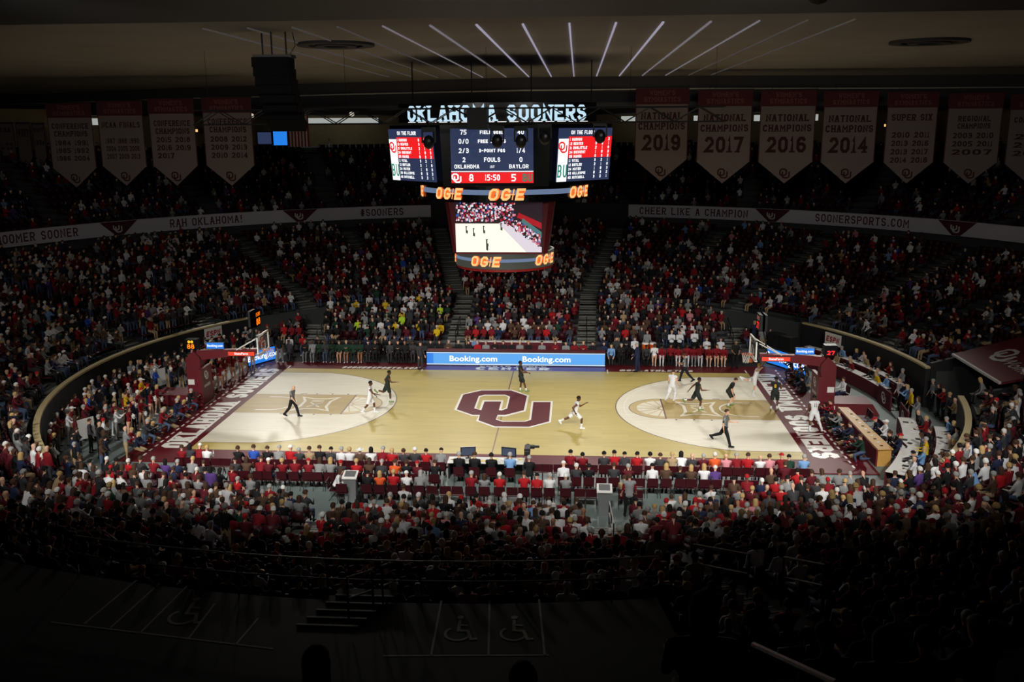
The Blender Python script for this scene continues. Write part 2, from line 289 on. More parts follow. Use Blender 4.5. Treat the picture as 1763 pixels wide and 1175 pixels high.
for sg in (-1, 1):
    fl = lambda pts: [(sg*p[0], p[1]) for p in pts]
    zone = [(HX, -ys)]+[(BXC-p[0], p[1]) for p in arcpts(0, 0, R3, -a3, a3)]+[(HX, ys)]
    paint('three_point_zone', [fl(zone)], m_cream, .004, 'bleached cream zone inside the three-point arc')
    ln = [fl([(BXC-p[0], p[1]) for p in q]) for q in arcband(0, 0, R3-.03, R3+.03, -a3, a3)]
    ln += [fl(rect(BXC-xs, HX, s*ys-.025, s*ys+.025)) for s in (-1, 1)]
    paint('three_point_line', ln, m_darkline, .006)
    paint('inner_arc', [fl([(BXC-p[0], p[1]) for p in q]) for q in arcband(0, 0, 6.28, 6.33, -62, 62)], m_white, .006)
    paint('lane', [fl(rect(HX-5.79, HX, -1.83, 1.83))], m_lane, .008, 'tan stained free throw lane')
    half = [fl([(HX-5.79-p[0], p[1]) for p in arcpts(0, 0, 1.83, -90, 90, 32)])]
    paint('free_throw_circle', half, m_paletan, .008)
    paint('circle_line', [fl([(HX-5.79-p[0], p[1]) for p in q]) for q in arcband(0, 0, 1.80, 1.84, -90, 90, 32)], m_darkline, .010)
    paint('wheel_field', [fl([(HX-5.79-p[0], p[1]) for p in arcpts(0, 0, 1.42, -90, 90, 32)])], m_cream, .010)
    sp = []
    for a in np.linspace(-75, 75, 7):
        c_, s_ = cos(rad(a)), sin(rad(a)); sp.append(fl([(HX-5.79-(.28*c_-.03*s_), .28*s_+.03*c_), (HX-5.79-(1.44*c_-.04*s_), 1.44*s_+.04*c_), (HX-5.79-(1.44*c_+.04*s_), 1.44*s_-.04*c_), (HX-5.79-(.28*c_+.03*s_), .28*s_-.03*c_)]))
    sp.append(fl([(HX-5.79-p[0], p[1]) for p in arcpts(0, 0, .32, -90, 90, 12)]))
    paint('wheel_spokes', sp, m_paletan, .012); paint('wheel_hub', [fl([(HX-5.79-p[0], p[1]) for p in arcpts(0, 0, .2, -90, 90, 12)])], m_cream, .014)
    paint('free_throw_line', [fl(rect(HX-5.84, HX-5.76, -1.83, 1.83))], m_brown, .016)
    paint('lane_edge', [fl(rect(HX-5.79, HX, s*1.83-.02, s*1.83+.02)) for s in (-1, 1)], m_white, .010)
    blk = [fl(rect(HX-2.95, HX-2.55, s*1.86, s*1.96)) for s in (-1, 1)]+[fl(rect(HX-d-.05, HX-d+.05, s*1.86, s*2.02)) for s in (-1, 1) for d in (3.5, 4.4, 5.3)]
    paint('lane_block', [[p for p in q] for q in blk], m_brown, .010)
    rs = [fl([(BXC-p[0], p[1]) for p in q]) for q in arcband(0, 0, 1.19, 1.27, -90, 90, 24)]+[fl(rect(BXC, BXC+.6, s*1.23-.04, s*1.23+.04)) for s in (-1, 1)]
    paint('restricted_arc', rs, m_white, .010)
    # four-pointed conference emblem in the lane
    lx = HX-3.95
    con = [(-1.0, -1.25), (-.35, -.95), (.35, -.95), (1.0, -1.25), (.72, -.5), (.72, .5), (1.0, 1.25), (.35, .95), (-.35, .95), (-1.0, 1.25), (-.72, .5), (-.72, -.5)]
    lq = [fl([(lx+p[0], p[1]) for p in q]) for q in stroke(con, True, .16)]
    lq += [fl([(lx+p[0], p[1]) for p in q]) for s in ([(-.35, -.6), (.35, .25)], [(.35, -.6), (-.35, .25)], [(-.35, .42), (.35, .42)], [(-.35, .62), (.35, .62)]) for q in stroke(s, False, .1)]
    paint('conference_emblem', lq, m_cream, .010)
paint('division_line', [rect(-.03, .03, -HY, HY)], m_brown, .006)
ZO = lambda pts: [tuple(at(750+x/7.346, 640+y/7.346)[:2]) for x, y in pts]
paint('centre_logo_outline', [ZO([(235,487),(325,290),(565,233),(965,233),(1183,305),(1140,505),(885,572),(455,565)]),
      ZO([(550,555),(510,628),(740,712),(1190,716),(1460,645),(1482,378),(1213,378),(1183,607),(1125,628),(850,628),(772,603),(800,555)])], m_white, .010)
paint('centre_logo', [ZO([(268,483),(350,295),(580,243),(955,243),(1155,312),(1115,493),(880,552),(470,552)]),
      ZO([(562,540),(542,622),(752,698),(1180,702),(1435,635),(1455,390),(1237,390),(1207,615),(1135,638),(845,638),(760,612),(790,540)])], m_maroonfloor, .013, 'large maroon interlocking OU letters with white outline')
paint('centre_logo_inner_outline', [ZO([(545,315),(620,297),(880,297),(942,322),(905,472),(830,498),(800,492),(830,384),(618,384),(578,494),(488,470)])], m_white, .016)
paint('centre_logo_opening', [ZO([(562,326),(626,309),(874,309),(918,328),(888,461),(834,483),(858,368),(594,368),(553,484),(514,467)])], m_wood, .019)
def floor_text(name, s, origin, du, dv, h, m, W=None, z=.005, **k):
    q, w = text2d(s, h, **k); sx = (W/w) if W else 1.0
    mb = MB(); put(mb, q, lambda x, y: (origin[0]+du[0]*x*sx+dv[0]*y, origin[1]+du[1]*x*sx+dv[1]*y, z)); return mb.build(name, m, court)
floor_text('end_lettering', 'OKLAHOMA SOONERS', (-14.66, -.02), (0, 1), (-1, 0), 1.2, m_white, 14.95, w=.74, t=.3, gap=.1, serif=True)
floor_text('end_lettering', 'OKLAHOMA SOONERS', (14.66, .05), (0, -1), (1, 0), 1.2, m_white, 14.95, w=.74, t=.3, gap=.1, serif=True)
for sg in (-1, 1):
    paint('boundary_dash', [rect(sg*16.12-.05, sg*16.12+.05, y, y+.32) for y in np.arange(-8.6, 8.4, .62)], m_white, .005)
    floor_text('end_small_lettering', 'SOONERS', (sg*16.35, 0), (0, -sg), (sg, 0), .22, m_white, 1.2)
paint('purple_apron_panel', [rect(-5.62, 5.68, 7.63, 9.28)], m_purple, .003, 'purple painted panel in front of the scorer table')
floor_text('apron_lettering', 'LLOYD NOBLE', (-.1, 8.55), (1, 0), (0, 1), .42, m_white, 4.2, t=.1, z=.006); floor_text('apron_lettering', 'CENTER', (-.1, 7.78), (1, 0), (0, 1), .62, m_white, 4.6, t=.16, z=.006)
floor_text('apron_lettering', 'SOONERSPORTS.COM', (-8.45, 7.78), (1, 0), (0, 1), .46, m_white, 4.9, t=.14, shear=.25); floor_text('apron_lettering', '@OU_ATHLETICS', (8.75, 7.78), (1, 0), (0, 1), .42, m_white, 4.5, t=.12, shear=.2)
paint('bench_mark', [rect(x, x+.08, 7.15, 8.1) for x in (-5.75, 5.75)]+[rect(x, x+.08, 7.65, 8.3) for x in (-14.3, 14.2)], m_white, .007)

struct(MB().prism([(-15.6, 9.35), (15.6, 9.35), (15.6, 12.85), (-15.6, 12.85)], -.05, -.035).build('floor_mat', mat('black_carpet', (22, 20, 22), .95)), 'black carpet under the far benches')
# ------------------------------------------------------------------ seating bowl (circular plan, court centre = origin)
WALL_R, WALL_Z = 22.5, 2.2
NR, R0, DR, Z0, DZ = 16, 22.9, .88, 2.0, .242
TUN0, TUN1 = -11.5, 2.2        # sector of the exit tunnel at the right-hand end (degrees)
mb = MB(); a0, a1 = rad(TUN1), rad(360+TUN0)
near_cut = lambda R: None
PL0, PL1, PLZ = -112.0, -79.5, 5.0     # sector and height of the near wheelchair platform
for k in range(NR):
    if k < 9: mb.ring(R0+k*DR-.02, R0+(k+1)*DR, -.4, Z0+k*DZ, a0, a1, 128)
    elif k < 13:
        mb.ring(R0+k*DR-.02, R0+(k+1)*DR, -.4, Z0+k*DZ, a0, rad(360+PL0), 90); mb.ring(R0+k*DR-.02, R0+(k+1)*DR, -.4, Z0+k*DZ, rad(360+PL1), a1, 40)
    else:
        mb.ring(R0+k*DR-.02, R0+(k+1)*DR, -.4, Z0+k*DZ, a0, rad(220), 80); mb.ring(R0+k*DR-.02, R0+(k+1)*DR, -.4, Z0+k*DZ, rad(320), a1, 20)
NUR, NUDR, NUZ, NUDZ, NUN = 34.3, .82, 5.3, .458, 15
nb = MB()
for k in range(NUN): nb.ring(NUR+k*NUDR, NUR+(k+1)*NUDR+.02, 3.5, NUZ+k*NUDZ, rad(220), rad(320), 50)
struct(nb.build('seating_tier', m_tier), 'dark stepped near upper stand')
struct(MB().ring(30.75, 34.35, 3.5, PLZ, rad(PL0), rad(PL1), 24).build('platform', m_tier), 'dark wheelchair platform above the near lower stand')
struct(mb.build('seating_tier', m_tier), 'stepped concrete lower bowl')
def chord(y): return sqrt(max(.1, 22.35**2-y*y))
SIDE = []
for sy, y0, n in ((1, 12.9, 11), (-1, 16.2, 7)):
    mb = MB()
    for k in range(n):
        ya, yb = y0+k*.88, y0+(k+1)*.88; z = .30+k*.207; xa = chord(min(yb, 22.2)) if k < n-1 else chord(22.0)
        yb = min(yb, 22.3)
        xa = max(chord(yb)-.05, 3.0); mb.box(-xa, xa, *sorted((sy*ya, sy*yb)), -.4, z)
        SIDE.append((sy, ya+.42, z, xa-.3, k))
    struct(mb.build('seating_tier', m_tier), 'stepped retractable seating tier beside the court')
# barrier walls with tan cap around both ends
def wall_arc(a_0, a_1, name, lab):
    n = max(4, int(abs(a_1-a_0)/3)); w = MB().ring(WALL_R-.12, WALL_R+.15, -.3, WALL_Z-.1, rad(a_0), rad(a_1), n).build(name, m_blackwall)
    struct(w, lab); MB().ring(WALL_R-.15, WALL_R+.12, WALL_Z-.1, WALL_Z, rad(a_0), rad(a_1), n).build('cap_rail', m_tan, w); return w
wall_arc(145.5, 221.0, 'wall_left', 'black curved barrier wall behind the left basket'); wall_arc(2.6, 34.0, 'wall_right', 'black curved barrier wall behind the media tables'); wall_arc(-39.0, -11.4, 'wall_right', 'black curved barrier wall near the tunnel')
# exit tunnel: side walls, dark back and the sloping maroon cover above it
tw = MB(); tw.quadprism([(22.6, .95, -.4), (39.8, 1.5, -.4), (39.8, 1.5, 7.0), (22.6, .95, 2.4)], (0, .25, 0)); tw.quadprism([(22.3, -4.75, -.4), (39.8, -8.0, -.4), (39.8, -8.0, 7.0), (22.3, -4.75, 2.4)], (0, -.25, 0)); tw.box(39.8, 40.2, -8.2, 1.8, -.4, 6.6)
struct(tw.build('wall_tunnel', m_blackwall), 'dark side walls of the exit tunnel'); struct(MB().box(22, 40, -8, 2, -.4, -.06).build('floor', m_concrete), 'tunnel floor')
cv = MB(); cp = [(23.6, .9, 2.95), (23.6, -4.8, 2.95), (38.6, -7.6, 7.0), (38.6, 1.3, 7.0)]; cv.quadprism(cp, (0, 0, -.12))
cover = tag(cv.build('tunnel_cover', m_maroon), 'sloping maroon cover with OU emblem above the exit tunnel', 'cover')
e1 = np.array([0, -1., 0]); e2 = np.array([.965, -.02, .2606]); q = OU(1.45)
MB().quadprism([(23.56, .9, 2.965), (23.56, -4.8, 2.965), (23.66, -4.82, 2.99), (23.66, .9, 2.99)], (0, 0, -.1)).build('edge_trim', m_white2, cover)
put(MB(), q, plane_map((24.6, -1.5, 3.25), e1, e2)).build('emblem', m_white2, cover)
q, _ = font2d('Women', .7, .01, .3); put(MB(), q, plane_map((24.7, -3.55, 3.28), e1, e2)).build('lettering', m_white2, cover)

# cross aisle and ribbon wall
ca = MB().ring(36.9, 40.3, 4.9, 5.85, rad(-20), rad(200), 96); struct(ca.build('cross_aisle', m_tier), 'walkway at the top of the lower bowl')
RIB, RZ0, RZ1 = 39.75, 6.6, 7.7
def ribbon(a_0, a_1): struct(MB().ring(RIB, RIB+.25, RZ0, RZ1, rad(a_0), rad(a_1), max(3, int(abs(a_1-a_0)))).build('ribbon_wall', m_ribbon), 'pale ribbon wall ringing the bowl')
ribbon(104.2, 175); ribbon(5, 77.6)
struct(MB().ring(RIB+.02, RIB+.3, RZ0-.8, RZ1+.1, rad(77.6), rad(104.2), 26).build('ribbon_wall', m_blackwall), 'dark parapet behind the scoreboard')
def ribtext(s, px, py, h=.64, serif=True):
    w = at(px, py, 'z', 7.2); a = atan2(w[1], w[0]); q, _ = text2d(s, h, w=h*.6, t=h*.15, gap=h*.2, serif=serif)
    tag(put(MB(), q, cyl_map(RIB-.012, a, 6.86)).build('ribbon_lettering', m_ribbontext), 'maroon lettering %s on the ribbon wall' % s.replace('#', '').lower(), 'lettering')
ribtext('RAH OKLAHOMA!', 338, 377); ribtext('#SOONERS', 648, 360); ribtext('CHEER LIKE A CHAMPION', 1202, 362); ribtext('SOONERSPORTS.COM', 1505, 376); ribtext('BOOMER SOONER', 30, 403)
for px, py, wd in ((508, 368, 'beside the word sooners'), (172, 388, 'left of rah oklahoma'), (1340, 368, 'between cheer and website lettering'), (1690, 388, 'at the far right')):
    w = at(px, py, 'z', 7.2); a = atan2(w[1], w[0]); f = cyl_map(RIB-.014, a, 6.62); r = MB()
    for i in range(8):
        t0, t1 = i/8, (i+1)/8; w0, w1 = .35+1.2*t0, .35+1.2*t1; r.add([f(-w0, 1.06*t0), f(w0, 1.06*t0), f(w1, 1.06*t1), f(-w1, 1.06*t1)], [(0, 1, 2, 3)])
    tr = tag(r.build('ribbon_emblem', m_ribbontext), 'maroon triangle with white OU emblem on ribbon wall '+wd, 'emblem')
    put(MB(), [[p-np.array((0, .0)) for p in k] for k in OU(.72)], cyl_map(RIB-.03, a, 6.82)).build('emblem_print', m_white2, tr)

# upper bowl, far concourse and back wall
mb = MB(); UR0, UDR, UZ0, UDZ, UN = 40.3, .82, 7.0, .48, 12
for k in range(UN): mb.ring(UR0+k*UDR, UR0+(k+1)*UDR+.02, 5.5, UZ0+k*UDZ, rad(-22), rad(202), 96)
struct(mb.build('seating_tier', m_tier), 'dark stepped upper bowl')
struct(MB().ring(50.1, 60, 12.4, 12.85, rad(-25), rad(205), 96).build('floor_concourse', m_concrete), 'upper concourse floor')
m_beige = mat('beige_wall', (168, 146, 108), .8, noise=.1)
struct(MB().ring(58, 58.4, 12.8, 16.6, rad(-25), rad(205), 96).build('wall_back', m_beige), 'beige back wall of the concourse')
for px0, px1, wd in ((500, 655, 'left of the scoreboard'), (1062, 1094, 'right of the scoreboard'), (1187, 1203, 'between the first two right banners'), (1297, 1311, 'between second and third right banners'),
                     (1407, 1420, 'between third and fourth right banners'), (0, 60, 'at the far left')):
    aa = [atan2(*(CAM[:2]+(at(p, 210, 'y', 30)-CAM)[:2]*1.26)[[1, 0]]) for p in (px0, px1)]
    tag(MB().ring(55.0, 55.6, 15.15, 15.75, min(aa), max(aa), 6).build('concourse_light', e_conc), 'pale strip light on the far concourse '+wd, 'light', 'concourse strip lights')
# small lit things on the far concourse
k = 0
for px0, px1, py0, py1, m, nm, lab in ((443, 468, 226, 250, e_navy, 'concourse_screen', 'blue screen on the concourse left of the flag'), (470, 495, 218, 252, e_blue, 'concourse_screen', 'bright blue concourse screen beside the flag'),
        (333, 342, 221, 229, e_glow, 'concourse_lamp', 'small yellow lamp between left banners'), (1520, 1528, 212, 220, e_glow, 'concourse_lamp', 'small yellow lamp between right banners')):
    o, p2 = at(px0, py1, 'y', 44), at(px1, py0, 'y', 44); s = tag(MB().box(o[0], p2[0], 44, 44.2, o[2], p2[2]).build(nm, m_screenblack), lab, 'screen' if 'screen' in nm else 'lamp')
    MB().box(o[0]+.1, p2[0]-.1, 43.97, 43.99, o[2]+.1, p2[2]-.1).build('lit_face', m, s)

# ------------------------------------------------------------------ ceiling
CZ = 17.96
edge = [(-62, 46.5), (-51.4, 40.7), (-28.7, 27.8), (-12.8, 20.8), (.15, 16.3), (11.6, 16.2), (23.5, 18.3), (33.7, 19.2), (62, 21)]
ce = MB().prism([(-62, -22.3)]+[(62, -22.3)]+edge[::-1], CZ, CZ+.3); struct(ce.build('ceiling', m_ceil), 'pale flat ceiling over the court')
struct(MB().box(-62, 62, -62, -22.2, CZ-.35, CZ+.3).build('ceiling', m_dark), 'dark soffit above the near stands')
bk = MB()
for (xa, ya), (xb, yb) in zip(edge[:-1], edge[1:]):
    bk.quadprism([(xa, ya, 17.15), (xb, yb, 17.15), (xb, yb, CZ+.3), (xa, ya, CZ+.3)], (0, .25, 0)); bk.quadprism([(xa, ya+.7, 16.0), (xb, yb+.7, 16.0), (xb, yb+.7, 17.3), (xa, ya+.7, 17.3)], (0, .3, 0))
bulk = struct(bk.build('ceiling_bulkhead', m_bulk), 'dark bulkhead where the ceiling drops')
MB().tube([(x, y-.12, 17.12) for x, y in edge], .05, 6).build('conduit', m_pipe, bulk)
struct(MB().prism(edge+[(62, 62), (-62, 62)], 16.0, 16.3).build('ceiling', m_bulk), 'lower dark ceiling over the far stands')
XT = [-8.35, -6.87, -5.4, -3.92, -2.44, -.9, .59, 2.07, 3.55, 5.02, 6.5, 7.98, 9.48, 10.96, 12.4]
for i, x in enumerate(XT):
    far = 15.2 if abs(x-3.5) < 9 else 13.5
    lv = abs(x-3.5); s_ = .03 if lv < 5 else .018; es = e_strip if lv < 4 else mat('ceiling_strip_dim', (190, 184, 196), emit=.28) if lv < 7 else mat('ceiling_strip_faint', (180, 172, 170), emit=.1)
    tag(MB().box(x-s_, x+s_, -17.3, far, CZ-.05, CZ+.0).build('ceiling_strip_light', es), 'thin glowing strip light on the ceiling, %s from the left' % ['first', 'second', 'third', 'fourth', 'fifth', 'sixth', 'seventh', 'eighth', 'ninth', 'tenth', 'eleventh', 'twelfth', 'thirteenth', 'fourteenth', 'fifteenth'][i], 'light', 'parallel ceiling strip lights')
for px, py, lab in ((578, 75, 'round dark ceiling vent right of the hanging speaker'), (1600, 70, 'round dark ceiling vent at upper right of the ceiling')):
    w = at(px, py, 'z', CZ); v = tag(MB().ring(1.05, 1.5, CZ-.1, CZ+.02, 0, 2*pi, 32, cx=w[0], cy=w[1]).build('ceiling_vent', m_bulk), lab, 'vent')
    MB().ring(.45, .8, CZ-.13, CZ+.02, 0, 2*pi, 24, cx=w[0], cy=w[1]).build('inner_ring', m_bulk, v); MB().prism([(w[0]+1.06*cos(a), w[1]+1.06*sin(a)) for a in np.linspace(0, 2*pi, 25)[:-1]], CZ-.03, CZ+.02).build('dark_throat', m_dark, v)

# ------------------------------------------------------------------ aisle stairs
AISLES = [(132.0, 0), (116.7, 9), (103.5, 0), (78.2, 0), (63.4, 9), (49.0, 0), (31.5, 0), (152.0, 0), (168.0, 0), (17.0, 0), (-16.0, 0), (192, 0), (-28.0, 0), (208, 0), (-52.0, 0), (-74.5, 0), (-103, 0), (-128, 0)]
AW = .62   # half width
stepm = MB().box(-AW, AW, -.22, .22, -.1, 0).box(-AW, AW, -.225, -.17, -.02, .012, 1).mesh('step', [m_step, m_nose])
for i, (ad, k0) in enumerate(AISLES):
    a = rad(ad); st = struct(empty('aisle_stairs', (0, 0, 0)), 'concrete aisle stairs between seating sections')
    near = ad < 0 and -140 < ad < -40
    for k in range(k0, NR if not near else 9):
        for h in (0, 1):
            r = R0+k*DR+.22+h*.44; o = link('step', stepm, st, (r*cos(a), r*sin(a), Z0+k*DZ+.005+h*DZ/2*1.0), a-pi/2)
def in_aisle(ang, R, k, w=AW+.18):
    for ad, k0 in AISLES:
        d = (ang-ad+180) % 360-180
        if abs(rad(d))*R < w and k >= k0: return True
    return False
SIDE_AISLES = {1: [-13.9, -4.35, 4.5, 14.2], -1: [-12.6, -5.1, 5.0, 12.6]}
for sy in (1, -1):
    for xa_ in SIDE_AISLES[sy]:
        st = struct(empty('aisle_stairs', (0, 0, 0)), 'concrete aisle stairs beside the court')
        for s_y, yc, z, xl, k in SIDE:
            if s_y != sy: continue
            for h in (0, 1):
                y = sy*(yc-.42+.22+h*.44); xx = xa_*(1+.02*k*(1 if abs(xa_) > 8 else .3))
                if abs(xx) < xl+.3: link('step', stepm, st, (xx, y, z+.005+h*.1), 0 if sy > 0 else pi)
# ------------------------------------------------------------------ court spotlights and added fill lamps (aimed at the floor, out of the photograph's frame or behind the bulkhead)
def court_or_fill_light(x, y, z, tx, ty, w, size, lab):
    d = Vector((tx-x, ty-y, -z)); d.normalize(); root = tag(empty('court_or_fill_spot', (x, y, z)), lab, 'spotlight', 'court spotlights')
    rot = d.to_track_quat('-Z', 'Y'); hd = MB().tube([(0, 0, .35), (0, 0, .3), (0, 0, 0)], [.14, .2, .22], 12).build('housing', m_dark, root); hd.rotation_euler = rot.to_euler()
    MB().tube([(0, 0, -.005), (0, 0, -.02)], .19, 12).build('lens', mat('lamp_lens', (255, 244, 225), emit=.6), hd)
    top = (CZ-.35 if y < -22 else CZ) - z if y < 10 else 16.0-z
    MB().tube([(0, 0, .1), (0, 0, max(.2, top))], .025, 6).build('hanger', m_dark, root)
    L = bpy.data.lights.new('spot', 'SPOT'); L.energy = w; L.spot_size = rad(size); L.spot_blend = 1.0; L.color = (1.0, .965, .90); L.shadow_soft_size = 1.0
    lo = bpy.data.objects.new('spot', L); COL.objects.link(lo); lo.parent = hd; lo.location = (0, 0, -.06)
LAMPS = []
for i, x in enumerate((-19, -11.5, -4, 4, 11.5, 19)):
    LAMPS.append((x, -31.5, 17.25, x*.7, -1.5, 1.5 if abs(x) < 15 else 1.8, 40, 'near side court spotlight, number %s from the left' % ['one', 'two', 'three', 'four', 'five', 'six'][i]))
for i, x in enumerate((-22, -13, -4.5, 4.5, 13, 22)):
    yb = float(np.interp(x, [p[0] for p in edge], [p[1] for p in edge]))+1.6
    LAMPS.append((x, yb, 15.75, x*.6, -3.5, .6 if abs(x) < 15 else .85, 54, 'far side court spotlight behind the bulkhead, number %s from the left' % ['one', 'two', 'three', 'four', 'five', 'six'][i]))
for i, x in enumerate((-13, -4.5, 4.5, 13)):  # added unseen fill lamps, brighten the near rows from behind and above
    LAMPS.append((x, -31.0, 17.2, x*1.05, -14.0, .31, 39, 'steep near side spotlight over the courtside rows, number %s from the left' % ['one', 'two', 'three', 'four'][i]))
for i, x in enumerate((-24, -8, 8, 24)):  # added unseen wash lamps, soft spill onto far stands and ribbon wall
    LAMPS.append((x, -31.0, 17.0, x*1.4, 20.0, .27 if abs(x) < 15 else .16, 74, 'wide near side floodlight over the far stands, number %s from the left' % ['one', 'two', 'three', 'four'][i]))
for l in LAMPS: court_or_fill_light(l[0], l[1], l[2], l[3], l[4], LAMP_W*l[5], l[6], l[7])

# ------------------------------------------------------------------ hanging scoreboard
sb = tag(empty('scoreboard', (0, 0, 8)), 'large hanging centre scoreboard with video screens and ribbon displays', 'scoreboard')
def sbp(mb, name, mats, parent=sb, smooth=False):
    o = mb.build(name, mats, parent, smooth); o.location = (0, 0, -8); return o
def lettering(name, quads, f, m, parent, loc0=True):
    o = put(MB(), quads, f).build(name, m, parent); return o
FX, DXo, DYo = 2.55, 5.5, -1.25       # half width of the front face; outer corner of the diagonal faces
def octa(fx, dx, y0, dy): return [(-fx, y0), (fx, y0), (dx, dy), (dx, -dy), (fx, -y0), (-fx, -y0), (-dx, -dy), (-dx, dy)]
core = MB()
A = octa(2.6, 5.5, -4.0, -1.25); B_ = octa(2.5, 5.25, -3.8, -1.15)
V = [(x, y, 14.85) for x, y in A]+[(x, y, 12.0) for x, y in B_]; core.add(V, [tuple(range(8)), tuple(range(8, 16))[::-1]]+[(i, i+8, (i+1) % 8+8, (i+1) % 8) for i in range(8)])
sbp(core, 'upper_housing', m_screenblack)
A = octa(2.45, 2.7, -3.05, -2.6); B_ = octa(2.15, 2.35, -2.75, -2.35)
V = [(x+.05, y, 11.45) for x, y in A]+[(x+.05, y, 8.65) for x, y in B_]; low = MB().add(V, [tuple(range(8)), tuple(range(8, 16))[::-1]]+[(i, i+8, (i+1) % 8+8, (i+1) % 8) for i in range(8)])
sbp(low, 'lower_housing', m_maroondark)
def panel(name, o, u, v, W, H, m, parent=sb):
    """flat display: origin o at lower left, unit axes u, v"""
    o, u, v = (np.array(a, float) for a in (o, u, v)); n = np.cross(u, v); n /= np.linalg.norm(n)
    p = MB().quadprism([o, o+u*W, o+u*W+v*H, o+v*H], -n*.06).build(name, m, parent); p.location = (0, 0, -8) if parent is sb else (0, 0, 0)
    return p, (lambda d: (lambda x, y: o+u*x+v*y+n*(.004+d)))
def seg(p, name, quads, f, m): return put(MB(), quads, f).build(name, m, p)
def R2(x0, x1, y0, y1): return [np.array(q, float) for q in ((x0, y0), (x1, y0), (x1, y1), (x0, y1))]
def T(s, h, x, y, align='c', **k):
    q, w = text2d(s, h, align=align, **k); return [[p+np.array((x, y)) for p in z] for z in q]
# front stats screen
vt = np.array((0, -.075, 1.)); vt /= np.linalg.norm(vt)
p, F = panel('stats_screen', (-2.1, -3.88, 12.17), (1, 0, 0), vt, 3.88, 2.52, e_navy)
seg(p, 'score_bar', [R2(0, 3.88, 0, .5)], F(.004), e_red); seg(p, 'divider', [R2(0, 3.88, .52, .56)], F(.004), e_white)
q = T('75', .22, .62, 2.25)+T('40', .22, 3.3, 2.25)+T('0/0', .22, .62, 1.83)+T('0/0', .22, 3.3, 1.83)+T('2/3', .22, .62, 1.4)+T('1/4', .22, 3.3, 1.4)+T('2', .22, .62, .98)+T('0', .22, 3.3, .98)
q += T('FIELD GOAL', .16, 1.95, 2.27, w=.1, t=.035)+T('FREE THROWS', .16, 1.95, 1.86, w=.1, t=.035)+T('3-POINT FGS', .16, 1.95, 1.43, w=.1, t=.035)+T('FOULS', .2, 1.95, .99, w=.13)
q += T('OKLAHOMA', .19, .75, .68, w=.12)+T('1ST', .12, 1.95, .7)+T('BAYLOR', .19, 3.2, .68, w=.13)+T('8', .34, .95, .08)+T('5', .34, 2.95, .08)+T('15:50', .28, 1.95, .12, w=.14)
q += [[c+np.array((.32, .02)) for c in z] for z in OU(.44)]
seg(p, 'figures', q, F(.008), e_white); seg(p, 'team_mark', T('BU', .36, 3.6, .07, w=.2), F(.008), e_green)
seg(p, 'pattern', [[a+np.array((cx_, cy_)) for a in z] for cx_, cy_ in ((.3, 1.2), (1.2, 2.1), (2.6, 1.9), (3.5, 1.2), (1.9, 1.15), (1.1, 1.3), (2.8, 2.3)) for z in stroke([(.22*cos(t), .22*sin(t)) for t in np.linspace(0, 5.3, 9)], False, .03)], F(.003), mat('led_grey', (62, 74, 104), emit=.8))
# the two diagonal line-up screens
for sg, lab in ((-1, 'left'), (1, 'right')):
    pa, pb = np.array((2.78, -3.68)), np.array((5.3, -1.3)); vt2 = np.array((0, 0, 1.0))
    if sg > 0: o = (pa[0], pa[1]-.02, 12.2); u = np.array((pb[0]-pa[0], pb[1]-pa[1], 0))
    else: o = (-pb[0], pb[1]-.02, 12.2); u = np.array((pb[0]-pa[0], pa[1]-pb[1], 0))
    W = np.linalg.norm(u); u = u/W; n = np.cross(u, (0, 0, 1.)); v = np.array((0, 0, 1.))+.09*n; v /= np.linalg.norm(v)
    o = np.array(o)+n*.10
    p, F = panel('lineup_screen', o, u, v, W, 2.48, e_navy); H = 2.48
    seg(p, 'team_strip', [R2(0, .62, 0, 2.0)], F(.003), e_white); seg(p, 'home_block', [R2(.62, W, 1.1, 2.1)], F(.003), e_red)
    seg(p, 'home_mark', [[c+np.array((.36, 1.35)) for c in z] for z in OU(.52)], F(.007), e_red); seg(p, 'visitor_mark', T('BU', .6, .32, .2, w=.26, t=.08), F(.007), e_green)
    nm = ['1 HARMON', '12 REAVES', '21 DOOLITTLE', '24 BIENIEMY', '35 MANEK', '11 VITAL', '12 BUTLER', '24 MAYER', '33 GILLESPIE', '45 MITCHELL']
    q = T('ON THE FLOOR', .18, 1.5, 2.2, w=.11, t=.035)
    for i, s in enumerate(nm):
        y = 1.9-i*.198; q += T(s, .13, .7, y, align='l', w=.085, t=.032, gap=.022)
        for j, xx in enumerate((W-1.05, W-.62, W-.2)): q += T(str((i*7+j*3) % 4), .14, xx, y, w=.09, t=.035)
    seg(p, 'figures', q, F(.007), e_white)
# name ring on top, ribbons, lower video screen
def band(name, R, cx_, cy_, z0, z1, a_0, a_1, m): return sbp(MB().ring(R-.12, R, z0, z1, rad(a_0), rad(a_1), 40, cx=cx_, cy=cy_), name, m)
def bandtext(parent, name, quads, R, cx_, cy_, ang, z, m):
    return put(MB(), quads, cyl_map(R, rad(ang), z, False, cx_, cy_)).build(name, m, parent)
top = band('name_ring', 9.4, 0, 5.2, 14.92, 15.85, -90-30, -90+30, m_screenblack)
q, w = text2d('OKLAHOMA SOONERS', .72, w=.5, t=.15, gap=.1, serif=True); q = [[a*np.array((8.75/w, 1)) for a in z] for z in q]
bandtext(top, 'lettering', q, 9.42, 0, 5.2, -90, 15.02, mat('led_icy', (196, 228, 246), emit=1.0)); bandtext(top, 'underline', [R2(x, x+.42, 0, .05) for x in np.arange(-4.35, 4.2, .56)], 9.42, 0, 5.2, -90, 14.95, e_white)
r1 = band('upper_ribbon', 4.35, .2, .3, 11.25, 12.02, -180, 0, m_screenblack)
bandtext(r1, 'glow_bar', [R2(x, x+.2, .36, .6) for x in np.arange(-5.2, 5.2, .2)], 4.37, .2, .3, -90, 11.25, e_steel)
